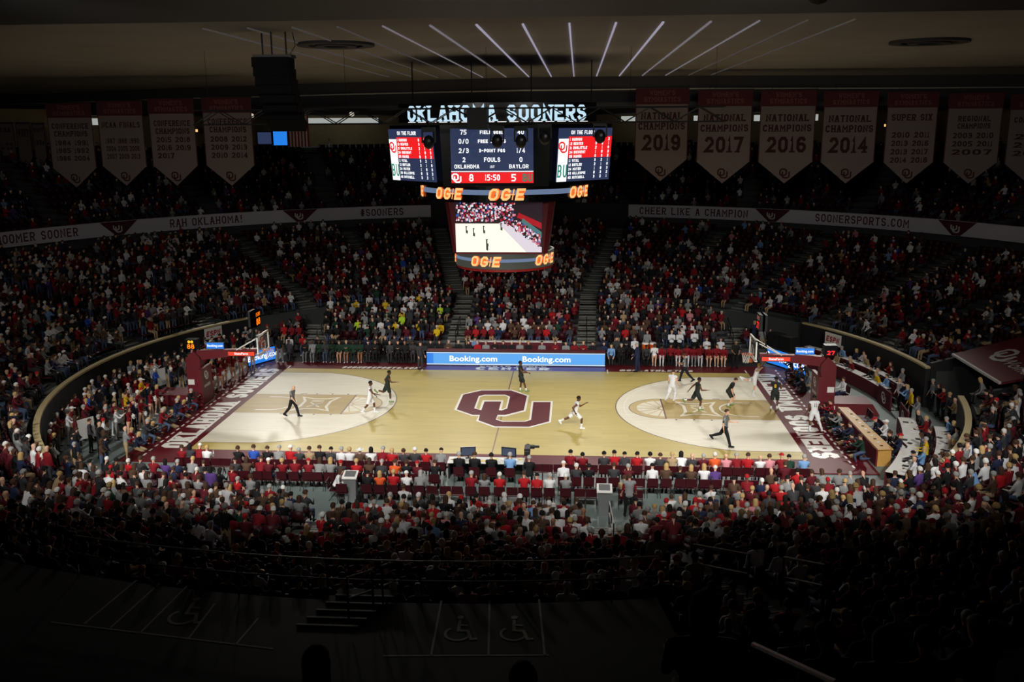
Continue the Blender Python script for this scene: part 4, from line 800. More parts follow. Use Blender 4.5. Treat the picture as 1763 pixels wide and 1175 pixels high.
# ---- on the court
detailed(dict(legL=(22, 2, 8), legR=(-20, 2, 22), footR=-15, armL=(-10, 8, 12, 0), armR=(18, 8, 30, 0), nod=12, lean=4), P2(505, 718), E_(-10), 'person', 'bald referee in dark striped shirt walking across the left lane', 'person', 1.02, REFKIT, None, 'skin_light', 'referees')
detailed(dict(legL=(24, 3, 20), legR=(-16, 3, 25), footR=-20, armL=(10, 8, 35, 0), armR=(35, 6, 45, 0), lean=3), P2(638, 712), E_(5), 'person', 'player in white kit striding across the left free throw circle', 'person', 1.05, WHITEKIT, ('short', 'hair_black'), 'skin_dark', 'players in white')
detailed(dict(legL=(-28, 2, 80), legR=(18, 2, 18), footL=-50, air=.05, armL=(-30, 12, 60, 0), armR=(38, 10, 60, 0), lean=8), P2(668, 694), E_(12), 'person', 'player in dark green kit running off one foot at the left arc', 'person', 1.05, DARKKIT, ('short', 'hair_black'), 'skin_dark', 'players in green')
detailed(dict(legL=(-2, 2, 4), legR=(26, 3, 10), footR=12, armL=(25, 8, 35, 0), armR=(30, 10, 55, 0), lean=-4), P2(897, 675), E_(-5), 'person', 'player in dark green kit stepping over the centre logo', 'person', 1.05, DARKKIT, ('short', 'hair_black'), 'skin_dark', 'players in green')
detailed(dict(legL=(-45, 3, 25), legR=(45, 3, 48), footL=-55, armL=(45, 12, 85, 0), armR=(-40, 14, 80, 0), lean=12), P2(990, 738), E_(5), 'person', 'player in white kit sprinting right of the centre logo', 'person', 1.06, WHITEKIT, ('short', 'hair_black'), 'skin_dark', 'players in white')
detailed(dict(legL=(-12, 5, 40), legR=(28, 5, 55), footL=-30, armL=(10, 10, 30, 0), armR=(15, 10, 40, 0), lean=10), P2(1156, 690), E_(60), 'person', 'player in white kit with white leggings at the top of the right arc', 'person', 1.06, WHITEKIT+[('leggings', 'cloth_white', tights, .005)], ('short', 'hair_brown'), 'skin_light', 'players in white')
detailed(dict(legL=(-30, 2, 15), legR=(24, 2, 12), footL=-30, armL=(30, 10, 90, -30), armR=(20, 10, 80, -30), lean=4), P2(1178, 658), E_(170), 'person', 'referee in black trousers striding in front of the red bench', 'person', 1.02, REFKIT, ('short', 'hair_brown'), 'skin_mid', 'referees')
detailed(dict(legL=(-30, 3, 65), legR=(24, 3, 30), footL=-55, armL=(-35, 30, 15, 0), armR=(25, 12, 70, 0), lean=6), P2(1199, 706), E_(15), 'person', 'player in dark green kit driving across the right lane', 'person', 1.05, DARKKIT, ('short', 'hair_black'), 'skin_dark', 'players in green')
detailed(dict(legL=(38, 10, 62), legR=(30, 10, 58), armL=(10, 14, 25, 0), armR=(20, 14, 30, 0), lean=26), P2(1254, 699), E_(-20), 'person', 'crouching defender in dark green kit beside the right lane', 'person', 1.03, [('shirt', 'cloth_black', tee, .012)]+DARKKIT, ('short', 'hair_brown'), 'skin_light', 'players in green', number=('3', 'gold_print', 'front'))
w = P2(1298, 688); detailed(dict(legL=(-55, 4, 55), legR=(4, 3, 8), footL=-50, footR=-40, air=.18, armL=(20, 128, 25, 0), armR=(35, 118, 20, 0), lean=14), w, E_(-25), 'person', 'airborne player in white kit with arms spread below the right basket', 'person', 1.06, WHITEKIT, ('short', 'hair_blond'), 'skin_light', 'players in white')
detailed(dict(legL=(-14, 3, 20), legR=(15, 3, 30), footL=-20, armL=(50, 12, 60, 0), armR=(30, 12, 70, 0), lean=8), P2(1333, 706), E_(70), 'person', 'player in dark green kit with gold number on the right baseline', 'person', 1.06, DARKKIT, ('short', 'hair_black'), 'skin_dark', 'players in green', number=('0', 'gold_print', 'back'))
detailed(dict(legL=(6, 8, 25), legR=(-26, 12, 12), footR=-20, armL=(10, 14, 20, 0), armR=(20, 14, 50, 0), lean=10), P2(1400, 742), E_(95), 'person', 'player in white number 11 kit running off the right baseline', 'person', 1.06, WHITEKIT+[('leggings', 'cloth_white', lambda tg, t: tg in ('thR', 'calfR', 'shinR'), .005)], ('short', 'hair_black'), 'skin_dark', 'players in white', number=('11', 'cloth_maroon', 'back'))
detailed(dict(legL=(-30, 3, 40), legR=(22, 3, 6), footL=-50, footR=8, armL=(20, 10, 70, 0), armR=(-12, 8, 25, 0), lean=2), P2(1247, 768), E_(-20), 'person', 'referee in black and grey shirt striding along the near sideline', 'person', 1.07, REFKIT, ('short', 'hair_brown'), 'skin_light', 'referees')
# ---- standing by the benches
detailed(dict(legL=(2, 2, 2), legR=(-2, 2, 2), armL=(6, 6, 20, 0), armR=(8, 6, 20, 0)), P2(724, 636), E_(-45), 'person', 'coach in grey suit standing at the left end of the long display', 'person', 1.02, suit('cloth_charcoal'), ('short', 'hair_brown'), 'skin_light', 'coaching staff')
detailed(dict(legL=(4, 3, 4), legR=(-4, 3, 4), armL=(10, 8, 30, 0), armR=(18, 8, 40, 0), lean=4), P2(1097, 640), E_(160), 'person', 'coach in navy suit standing in front of the red bench', 'person', 1.05, suit('cloth_navy'), ('short', 'hair_grey'), 'skin_light', 'coaching staff', fat=1.15)
detailed(dict(legL=(0, 4, 2), legR=(0, 4, 2), armL=(22, 10, 55, -30), armR=(22, 10, 55, -30)), P2(1265, 634), E_(-90), 'person', 'man in black polo standing at the end of the red bench', 'person', 1.0, [('polo', 'cloth_black', tee, .016), ('trousers', 'cloth_black', trous, .016)]+shoes('cloth_black'), None, 'skin_mid', 'coaching staff', fat=1.15)
detailed(dict(legL=(0, 5, 2), legR=(0, 5, 2), armL=(5, 8, 15, 0), armR=(5, 8, 15, 0)), P2(483, 624), E_(-80), 'person', 'man in black shirt and grey trousers standing left of the bench', 'person', 1.0, [('shirt', 'cloth_black', tee, .016), ('trousers', 'ref_grey', trous, .022)]+shoes('cloth_white'), None, 'skin_dark', 'coaching staff', fat=1.1)
detailed(dict(legL=(2, 3, 2), legR=(0, 3, 2), armL=(10, 10, 20, 0), armR=(20, 10, 60, 0), twist=10), (at(1150, 985, 'z', 4.0)[0]-.2, -26.2, Z0+4*DZ), E_(95), 'person', 'long-haired woman in grey hoodie standing in the dark near stand', 'person', 1.0, [('hoodie', 'cloth_grey', longs, .03), ('trousers', 'cloth_black', trous, .012)]+shoes('cloth_black'), ('long', 'hair_brown'), 'skin_light', 'standing spectators')
w = at(1068, 905); detailed(dict(legL=(2, 4, 2), legR=(0, 4, 2), armL=(10, 10, 20, 0), armR=(10, 10, 30, 0)), (5.9, -15.1, .3), E_(90), 'person', 'usher in grey vest standing beside the near right lectern', 'person', .98, [('vest', 'cloth_grey', jersey, .022), ('sleeves', 'cloth_crimson', lambda tg, t: tg[:2] == 'up', .012), ('trousers', 'cloth_black', trous, .014)]+shoes('cloth_black'), ('short', 'hair_brown'), 'skin_light', 'standing spectators')
# ball above the rim
bl = at(1293, 621, 'y', .05); ball = tag(MB().sphere((0, 0, 0), .122, 16, 10).build('basketball', m_ball, None, True), 'orange basketball at the rim of the right basket', 'ball'); ball.location = tuple(bl)
for ax in range(3): MB().tube([tuple(np.roll((0, .1225*cos(t), .1225*sin(t)), ax)) for t in np.linspace(0, 2*pi, 25)[:-1]], .003, 4, closed=True).build('seam', m_rubber, ball)
# ------------------------------------------------------------------ baskets
def basket(sg, lab):
    root = tag(empty('basketball_hoop', (sg*17.0, 0, 0)), lab, 'basketball hoop'); X = lambda x: -sg*x     # local x towards the court
    def bb(name, x0, x1, y0, y1, z0, z1, m, par=root): xx = sorted((X(x0), X(x1))); return MB().box(xx[0], xx[1], y0, y1, z0, z1).build(name, m, par)
    poly = [(-2.6, 0), (.45, 0), (.45, .62), (-2.2, .62)]; base = MB(); base.quadprism([(X(x), -.75, z) for x, z in poly], (0, 1.5, 0)); base.build('base', m_maroondark, root)
    pad = bb('front_pad', .45, .62, -.75, .75, 0.02, 2.05, m_maroondark)
    up = MB(); up.quadprism([(X(x), -.33, z) for x, z in ((-.35, .6), (.42, .6), (.44, 2.6), (.1, 3.0), (-.35, 2.55))], (0, .66, 0)); upo = up.build('upright_pad', m_maroondark, root)
    arm = MB(); arm.quadprism([(X(x), -.16, z) for x, z in ((-.1, 2.55), (.44, 2.45), (3.55, 2.85), (3.55, 3.1), (.3, 2.98))], (0, .32, 0)); arm.build('arm', m_maroondark, root)
    for s in (-1, 1): MB().tube([(X(2.4), s*.12, 3.0), (X(3.72), s*.62, 3.75)], .03, 6).build('strut', m_white2, root)
    bx = 17.0-HX+1.22; board = empty('backboard', (0, 0, 0), 0, root)
    pane = bb('glass', bx, bx+.03, -.915, .915, 2.9, 3.97, m_glass, board)
    fr = MB(); W2, z0, z1 = .915, 2.9, 3.97
    for y0, y1, a_, c_ in ((-W2, W2, z0, z0+.07), (-W2, W2, z1-.07, z1), (-W2, -W2+.07, z0, z1), (W2-.07, W2, z0, z1)): xx = sorted((X(bx-.02), X(bx+.05))); fr.box(xx[0], xx[1], y0, y1, a_, c_)
    fr.build('board_frame', m_white2, board)
    sq = MB()
    for y0, y1, a_, c_ in ((-.3, .3, 3.05, 3.1), (-.3, .3, 3.46, 3.51), (-.3, -.25, 3.05, 3.51), (.25, .3, 3.05, 3.51)): xx = sorted((X(bx+.032), X(bx+.04))); sq.box(xx[0], xx[1], y0, y1, a_, c_)
    sq.build('target_square', m_white2, board); bb('bottom_pad', bx-.05, bx+.08, -.95, .95, 2.85, 2.92, m_white2, board)
    rc = bx+.35; rim = MB().tube([(X(rc)+.23*cos(t), .23*sin(t), 3.05) for t in np.linspace(0, 2*pi, 21)[:-1]], .012, 6, closed=True); rim.box(*sorted((X(bx), X(rc-.2))), -.08, .08, 3.0, 3.06); ro = rim.build('rim', m_orange, root)
    net = MB()
    for i in range(12):
        for d in (1, -1):
            a0 = 2*pi*i/12; net.tube([(X(rc)+r*cos(a0+d*j*.26), r*sin(a0+d*j*.26), 3.04-j*.15) for j, r in enumerate((.225, .19, .16, .15))], .006, 4)
    net.build('net', m_net, ro)
    # advertising boards and clocks carried by the arm
    def sign(name, x0, x1, z0, z1, y, m, text, th, mt=e_white, par=root):
        o = bb(name, x0, x1, y-.05, y+.05, z0, z1, m_screenblack, par); xx = sorted((X(x0), X(x1))); f = MB().box(xx[0]+.02, xx[1]-.02, y-.056, y-.051, z0+.02, z1-.02).build('lit_face', m, o)
        q, w = font2d(text, th, .03); k = min(1, (xx[1]-xx[0])*.86/w); put(MB(), [[a*np.array((k, 1)) for a in z] for z in q], plane_map(((xx[0]+xx[1])/2, y-.059, (z0+z1)/2-th*.42), (1, 0, 0), (0, 0, 1))).build('sign_lettering', mt, o); return o
    sign('display_sign', .75, 1.75, 3.05, 3.42, 0, e_blue, 'Booking.com', .13); sign('arm_sign', 2.0, 3.5, 2.72, 2.98, -.2, e_sfred, 'StateFarm', .13)
    # rear shot clock and shot clock over the board
    ck = bb('shot_clock', -.35, .3, -.25, .25, 3.05, 3.6, m_screenblack); xx = sorted((X(-.3), X(.25)))
    dig = '88' if sg < 0 else '27'; em = e_amber if sg < 0 else e_clockred
    q, w = text2d(dig, .26 if sg < 0 else .22, w=.18, t=.05); put(MB(), q, plane_map(((xx[0]+xx[1])/2, -.256, 3.10), (1, 0, 0), (0, 0, 1))).build('digits', em, ck)
    if sg < 0: q, w = text2d('00', .15, w=.14, t=.05); put(MB(), q, plane_map(((xx[0]+xx[1])/2, -.256, 3.41), (1, 0, 0), (0, 0, 1))).build('digits', mat('led_yellow', (255, 190, 30), emit=1.5), ck)
    c2 = empty('board_clock', (X(bx-.45), 0, 4.35), 0, root); MB().box(-.12, .28 if X(1) > 0 else .12, -.42, .42, 0, .85).box(-.28 if X(1) < 0 else 0, .0 if X(1) < 0 else .28, -.42, .42, 0, .85).build('clock_case', m_rubber, c2)
    xf = X(.285); q, w = text2d(dig, .36, w=.27, t=.07); put(MB(), q, plane_map((xf, 0, .08), (0, -sg*-1.0*1, 0) if False else (0, 1 if X(1) > 0 else -1, 0), (0, 0, 1))).build('digits', em, c2)
    q, w = text2d('1535', .2, w=.14, t=.04, gap=.05); put(MB(), q, plane_map((xf, 0, .55), (0, 1 if X(1) > 0 else -1, 0), (0, 0, 1))).build('digits', e_amber if sg < 0 else mat('led_faint', (200, 120, 110), emit=.7), c2)
    MB().tube([(0, 0, 0), (X(-.3), 0, -1.3)], .04, 6).build('clock_post', m_dark, c2)
    # emblem, lettering and notice on the padding
    n = sg; put(MB(), [[a+np.array((.05, 0)) for a in z] for z in OU(.5)], plane_map((X(.626), 0, 1.35), (0, 1 if X(1) > 0 else -1, 0), (0, 0, 1))).build('emblem', m_white2, pad)
    q, w = text2d('SOONERS', .16, w=.1, t=.035); put(MB(), q, plane_map((X(.626), 0, .95), (0, 1 if X(1) > 0 else -1, 0), (0, 0, 1))).build('lettering', m_white2, pad)
    bb('notice', -.3, .05, -.34, -.335, 1.1, 1.4, m_white2); bb('notice', -.3, 0.0, -.757, -.751, .3, .5, m_white2)
    for y in (-.6, .6): MB().tube([(X(-2.0), y-.05, .06), (X(-2.0), y+.05, .06)], .06, 10).build('wheel', m_rubber, root)
basket(-1, 'maroon padded portable basketball hoop at the left end'); basket(1, 'maroon padded portable basketball hoop at the right end')

# ------------------------------------------------------------------ scorer table with long display
sc_ = tag(empty('scorer_table', (0, 9.1, -.05)), 'long scorer table with bright blue display board along the far sideline', 'table')
xl, xr = -5.62, 5.68; MB().box(xl, xr, -.3, .45, .92, .97).build('table_top', m_maroon, sc_); MB().box(xl, xr, -.38, -.32, .0, .97).build('display_case', m_screenblack, sc_)
lb = MB().box(xl+.03, xr-.03, -.386, -.381, .2, .86).build('display_face', e_blue2, sc_); MB().box(xl+.03, xl+.45, -.389, -.386, .2, .86).build('display_band', e_blue, sc_)
for z0, z1 in ((.12, .19), (.87, .93)): MB().box(xl+.02, xr-.02, -.39, -.381, z0, z1).build('light_edge', mat('led_pale', (205, 225, 245), emit=1.0), sc_)
for cx_ in (-2.62, 2.0): q, w = font2d('Booking.com', .36, .03); put(MB(), [[a*np.array((3.02/w, 1)) for a in z] for z in q], plane_map((cx_, -.392, .36), (1, 0, 0), (0, 0, 1))).build('sign_lettering', e_white, sc_)
for x in np.linspace(xl+.2, xr-.2, 8): MB().box(x-.03, x+.03, .2, .42, 0, .92).build('leg', m_dark, sc_)
# curved advertising boards in the corners
def corner_board(R, a_0, a_1, z1, text, ang, lab, h):
    o = tag(MB().ring(R, R+.1, -.05, z1, rad(a_0), rad(a_1), 14).build('display_board', m_screenblack), lab, 'display board'); MB().ring(R-.006, R-.002, .05, z1-.05, rad(a_0), rad(a_1), 14).build('lit_face', e_blue, o)
    q, w = font2d(text, h, .03); put(MB(), q, cyl_map(R-.012, rad(ang), .3)).build('sign_lettering', e_white, o)
corner_board(19.0, 22.0, 33.0, 1.05, 'Booking.com', 27.5, 'curved blue display board in the far right corner', .5); corner_board(18.6, 148, 155, .95, 'Booking.com', 151, 'curved blue display board in the far left corner', .36)

# ------------------------------------------------------------------ chairs
ch_parts = [('seat', MB().box(-.22, .22, -.2, .22, .43, .47).mesh('seat', m_seat), None), ('backrest', MB().quadprism([(-.22, -.22, .52), (.22, -.22, .52), (.21, -.27, .88), (-.21, -.27, .88)], (0, -.035, 0)).mesh('backrest', m_seat), None)]
leg_f = MB().tube([(0, .2, 0), (0, -.24, .86)], .013, 5).mesh('leg', m_dark); leg_b = MB().tube([(0, -.24, 0), (0, .16, .45)], .013, 5).mesh('leg', m_dark)
def folding_chair(x, y, face, lab, group, z=-.05):
    r = tag(empty('folding_chair', (x, y, z), face), lab, 'chair', group)
    for n_, me, _ in ch_parts: link(n_, me, r)
    for s in (-.21, .21): link('leg', leg_f, r, (s, 0, 0)); link('leg', leg_b, r, (s, 0, 0))
    return r

# ------------------------------------------------------------------ seated and standing people built from shared poses
def proto(pose, vox, ratio, skirt=False, fat=1.0):
    J = skeleton(pose); L = prims(J, False, fat=fat); V = []; F = []
    for tg, p0, p1, r0, r1, fl, sd in L:
        v, f = capsule(p0, p1, r0*1.04, r1*1.04, 8, fl, sd); o = len(V); V += v; F += [tuple(o+i for i in q) for q in f]
    vv, ff, _ = remesh(V, F, vox, 2, ratio); idx, tt = classify(vv, L); tags = [q[0] for q in L]
    slot = np.array([0 if t in ('torso', 'upL', 'upR', 'foreL', 'foreR') else 1 if t in ('skin', 'head', 'hand') else 3 if t[:4] == 'shoe' else 2 for t in tags])
    sv = slot[idx]; mi = []
    for f in ff: c = [sv[i] for i in f]; mi.append(max(set(c), key=c.count))
    return J, vv, ff, np.array(mi)
SIT = [dict(z=.58, legL=(80, 5, 80), legR=(80, 5, 80), armL=(28, 6, 62, -10), armR=(28, 6, 62, -10), lean=2), dict(z=.58, legL=(80, 9, 78), legR=(80, 9, 78), armL=(30, 8, 45, -20), armR=(30, 8, 45, -20), lean=26, nod=-12),
       dict(z=.58, legL=(80, 4, 85), legR=(80, 4, 70), armL=(35, 4, 95, -55), armR=(35, 4, 95, -55), lean=-6), dict(z=.58, legL=(80, 8, 70), legR=(78, 4, 88), armL=(45, 8, 85, -20), armR=(45, 8, 85, -20), lean=8, look=22),
       dict(z=.58, legL=(80, 5, 80), legR=(80, 5, 80), armL=(20, 10, 40, 0), armR=(40, 8, 100, -20), lean=4, look=-25, twist=-8)]
STAND = [dict(legL=(3, 4, 3), legR=(-3, 4, 3), armL=(8, 8, 15, 0), armR=(8, 8, 18, 0)), dict(legL=(2, 4, 3), legR=(-2, 4, 3), armL=(30, 5, 100, -50), armR=(30, 5, 100, -50)), dict(legL=(2, 4, 3), legR=(-2, 4, 3), armL=(45, 6, 85, -20), armR=(45, 6, 85, -20), look=20)]
SITG = dict(z=.16, legL=(72, 10, 95), legR=(70, 10, 100), armL=(40, 8, 60, -20), armR=(55, 8, 80, -20), lean=14)
PROTO = {}
def get_proto(key, pose, vox=.034, ratio=.55):
    if key not in PROTO:
        J, v, f, mi = proto(pose, vox, ratio); mb = MB(); mb.v = [tuple(p) for p in v]; mb.f = f; mb.m = [int(i) for i in mi]
        me = mb.mesh('person', [MATS['cloth_crimson'], MATS['skin_light'], MATS['cloth_black'], MATS['cloth_black']], True)
        hm = {k: hair_geo(J, k).mesh(k, [MATS['hair_brown']], True) for k in ('short', 'long', 'cap', 'beanie', 'hat', 'bun')}; PROTO[key] = (me, hm)
    return PROTO[key]
for i, p in enumerate(SIT): get_proto('sit%d' % i, p)
for i, p in enumerate(STAND): get_proto('stand%d' % i, p)
get_proto('ground', SITG)
get_proto('kneel', dict(z=.50, legL=(70, 6, 90), legR=(5, 6, 100), armL=(60, 8, 70, -20), armR=(60, 8, 70, -20), lean=12))
get_proto('cheer', dict(legL=(4, 8, 3), legR=(-4, 8, 3), armL=(60, 20, 40, -30), armR=(10, 25, 70, 0)))
COLN = {'cloth_white': 'white', 'cloth_crimson': 'crimson', 'cloth_red': 'red', 'cloth_maroon': 'maroon', 'cloth_black': 'black', 'cloth_charcoal': 'charcoal', 'cloth_grey': 'grey', 'cloth_navy': 'navy', 'cloth_blue': 'blue', 'cloth_skyblue': 'light blue',
        'cloth_green': 'dark green', 'cloth_yellow': 'yellow', 'cloth_lime': 'lime', 'cloth_orange': 'orange', 'cloth_purple': 'purple', 'cloth_tan': 'tan', 'cloth_brown': 'brown', 'cloth_pink': 'pink', 'denim': 'denim', 'ref_grey': 'grey'}
HAIRN = {('short', 'hair_black'): 'black hair', ('short', 'hair_brown'): 'brown hair', ('short', 'hair_grey'): 'grey hair', ('short', 'hair_white'): 'white hair', ('short', 'hair_blond'): 'fair hair', ('long', 'hair_blond'): 'long blond hair', ('long', 'hair_brown'): 'long brown hair',
         ('long', 'hair_black'): 'long black hair', ('cap', 'cap_white'): 'white cap', ('cap', 'cap_red'): 'red cap', ('cap', 'cap_black'): 'black cap', ('hat', 'cap_white'): 'pale hat', ('beanie', 'cap_orange'): 'orange beanie', ('beanie', 'cap_red'): 'red beanie', ('long', 'hair_grey'): 'long grey hair', ('bun', 'hair_brown'): 'brown hair in a bun', None: 'bald head'}
def person(key, loc, face, shirt, trousers, hair, label, group, skin='skin_light', shoes_='cloth_black', s=1.0, name='person'):
    me, hm = PROTO[key]; o = link(name, me, None, loc, face); o.scale = (s, s, s)
    for i, m in enumerate((shirt, skin, trousers, shoes_)): sl = o.material_slots[i]; sl.link = 'OBJECT'; sl.material = MATS[m]
    if hair: h = link('hair' if hair[0] in ('short', 'long', 'bun') else hair[0], hm[hair[0]], o); sl = h.material_slots[0]; sl.link = 'OBJECT'; sl.material = MATS[hair[1]]
    return tag(o, label, 'person', group)
SB, BR, BK, GR, WH, BL = ('short', 'hair_blond'), ('short', 'hair_brown'), ('short', 'hair_black'), ('short', 'hair_grey'), ('short', 'hair_white'), ('long', 'hair_blond')
LB, LK, CW, CR, CB, HT = ('long', 'hair_brown'), ('long', 'hair_black'), ('cap', 'cap_white'), ('cap', 'cap_red'), ('cap', 'cap_black'), ('hat', 'cap_white')
ORD = ['first', 'second', 'third', 'fourth', 'fifth', 'sixth', 'seventh', 'eighth', 'ninth', 'tenth', 'eleventh', 'twelfth', 'thirteenth', 'fourteenth', 'fifteenth', 'sixteenth', 'seventeenth', 'eighteenth', 'nineteenth']
def ordn(i):
    if i < 19: return ORD[i]
    t, u = divmod(i+1, 10); T_ = ['', '', 'twenty', 'thirty', 'forty', 'fifty', 'sixty'][t]
    return (T_[:-1]+'ieth') if u == 0 else T_+'-'+ORD[u-1]
def xat(px, y, z): return float(CAM[0]) if False else float(at(px, 0, 'y', y)[0]) if False else None
def x_of(px, y, z):
    """x of the point with depth y and height z that lies in photograph column px"""
    d = np.array([0, y, z])-CAM; k = (px-881.5)/FPX
    # (X-cx0)*cr0 + dy*cr1 + dz*cr2 = k*((X-cx0)*cf0 + dy*cf1 + dz*cf2)
    a = cr[0]-k*cf[0]; b_ = k*(d[1]*cf[1]+d[2]*cf[2])-(d[1]*cr[1]+d[2]*cr[2]); return CAM[0]+b_/a
# scorers behind the display
SCO = [('cloth_black', BR), ('cloth_black', LB), ('cloth_brown', GR), ('cloth_black', GR), ('cloth_black', BK), ('cloth_skyblue', BR), ('cloth_red', GR), ('cloth_grey', GR), ('cloth_black', WH), ('cloth_black', BR), ('cloth_black', WH), ('cloth_grey', WH), ('cloth_black', SB), ('cloth_grey', BK), ('cloth_crimson', BR), ('cloth_grey', BK), ('cloth_crimson', SB), ('cloth_crimson', SB), ('cloth_black', BK), ('cloth_navy', BR)]
for i, (zx, (c, h)) in enumerate(zip((112, 190, 272, 360, 450, 508, 530, 605, 685, 760, 835, 908, 985, 1105, 1225, 1318, 1395, 1475, 1558, 1658), SCO)):
    y = 10.1 if i != 5 else 10.9; x = x_of(720+zx/5.185, y, 1.1); lab = 'scorer in %s top with %s, %s from the left behind the display' % (COLN[c], HAIRN[h], ordn(i))
    person('sit%d' % (i % 3 if i % 3 != 1 else 0), (x, y, -.02), E_(-90), c, 'cloth_black', h, lab, 'scorers behind the display'); folding_chair(x, y-.02, E_(-90), 'maroon folding chair behind the scorer table, %s from left' % ordn(i), 'scorer chairs')
# benches
def bench(cols, y, z, key, grp, where, trousers=None, hd=1.15):
    for i, (px, c, tr_, h, sk) in enumerate(cols):
        x = x_of(px, y, hd); person('sit%d' % ((i*2+key) % 4), (x, y, z), E_(-90+(6 if x < 0 else -6)), c, tr_, h, '%s in %s top, %s %s' % (grp[0], COLN.get(c, 'dark'), ordn(i), where), grp[1], sk, 'cloth_white' if tr_ not in ('cloth_black', 'cloth_charcoal', 'cloth_navy') else 'cloth_black')
        folding_chair(x, y-.02, E_(-90), 'maroon folding chair, %s %s' % (ordn(i), where), 'bench chairs')
D_, M_, Lt = 'skin_dark', 'skin_mid', 'skin_light'
bench([(497, 'cloth_charcoal', 'cloth_charcoal', BK, D_), (525, 'cloth_black', 'ref_grey', None, M_), (538, 'cloth_grey', 'ref_grey', None, D_), (549, 'cloth_green', 'cloth_black', BK, D_), (560, 'cloth_charcoal', 'denim', BR, D_), (572, 'cloth_green', 'kit_dark', BK, D_), (584, 'cloth_green', 'skin_light', BR, Lt), (596, 'cloth_green', 'skin_mid', SB, Lt), (608, 'cloth_green', 'kit_dark', BK, D_), (620, 'cloth_green', 'skin_mid', BK, D_),
       (634, 'cloth_black', 'cloth_charcoal', BR, Lt), (646, 'cloth_black', 'cloth_black', None, M_), (671, 'cloth_charcoal', 'cloth_charcoal', None, Lt), (685, 'cloth_black', 'cloth_black', BR, Lt), (697, 'cloth_black', 'cloth_black', None, M_), (711, 'cloth_charcoal', 'cloth_charcoal', BK, D_)], 9.75, -.02, 0, ('visiting bench member', 'visiting bench, front row'), 'in front row of left bench')
bench([(499, 'cloth_white', 'cloth_black', BK, Lt), (521, 'cloth_red', 'denim', CR, Lt), (548, 'cloth_black', 'cloth_black', BR, Lt), (572, 'cloth_black', 'cloth_black', SB, Lt), (633, 'cloth_navy', 'cloth_black', BR, Lt), (648, 'cloth_black', 'cloth_black', BR, Lt), (664, 'cloth_black', 'cloth_black', SB, Lt), (679, 'cloth_charcoal', 'cloth_charcoal', BR, Lt), (693, 'cloth_black', 'cloth_black', BR, Lt), (706, 'cloth_charcoal', 'cloth_charcoal', BR, Lt)], 11.1, .08, 1, ('visiting staff member', 'visiting bench, back row'), 'in back row of left bench', hd=1.3)
wp = 'cloth_white'
bench([(1053, 'cloth_skyblue', 'cloth_charcoal', SB, Lt), (1070, 'cloth_black', 'cloth_black', GR, Lt), (1113, 'cloth_charcoal', 'cloth_black', BK, D_), (1127, 'cloth_white', 'skin_light', BR, D_), (1140, 'cloth_crimson', wp, BK, D_), (1155, 'cloth_crimson', 'cloth_black', BK, M_), (1168, 'cloth_crimson', wp, BK, D_), (1183, 'cloth_crimson', wp, BK, D_), (1195, 'cloth_crimson', 'cloth_grey', BK, D_), (1206, 'cloth_crimson', wp, BK, M_), (1221, 'cloth_crimson', 'skin_light', BR, Lt), (1234, 'cloth_crimson', 'skin_light', BR, Lt), (1246, 'cloth_crimson', 'skin_light', BR, Lt)], 9.75, -.02, 1, ('home bench member', 'home bench, front row'), 'in front row of right bench')
bench([(1040, 'cloth_navy', 'cloth_black', BR, Lt), (1062, 'cloth_charcoal', 'cloth_charcoal', BR, Lt), (1079, 'cloth_black', 'cloth_black', BR, Lt), (1093, 'cloth_white', 'cloth_black', BR, Lt), (1217, 'cloth_white', 'cloth_black', BR, Lt), (1241, 'cloth_white', 'cloth_black', BR, Lt)], 11.1, .08, 2, ('home staff member', 'home bench, back row'), 'in back row of right bench', hd=1.3)
for i, (px, c, h, w_) in enumerate(((1114, 'cloth_grey', BR, 'man in grey polo standing behind the drink coolers'), (1156, 'cloth_white', SB, 'left of two staff in white polos standing behind the red bench'), (1170, 'cloth_white', BR, 'right of two staff in white polos standing behind the red bench'), (1195, 'cloth_white', None, 'large man in white shirt standing behind the red bench'))):
    person('stand%d' % (1 if i else 0), (x_of(px, 11.9, 1.0), 11.9, .0), E_(-90), c, 'cloth_black', h, w_, 'standing bench staff', s=1.05 if i == 3 else 1.0)
for i, px in enumerate((1111, 1124)):
    c = tag(empty('drink_cooler', (x_of(px, 10.6, 1.2), 10.6, -.05)), 'orange drink cooler with white lid, %s of the pair behind the coach' % ('left', 'right')[i], 'cooler', 'drink coolers')
    MB().box(-.22, .22, -.2, .2, 0, .72).build('stand', m_dark, c); MB().tube([(0, 0, .72), (0, 0, 1.15)], [.2, .22], 14).build('barrel', mat('cooler_orange', (232, 96, 30), .4), c); MB().tube([(0, 0, 1.15), (0, 0, 1.25)], [.23, .2], 14).build('lid', m_white2, c); MB().tube([(0, -.2, .8), (0, -.26, .8)], .025, 6).build('tap', m_white2, c)

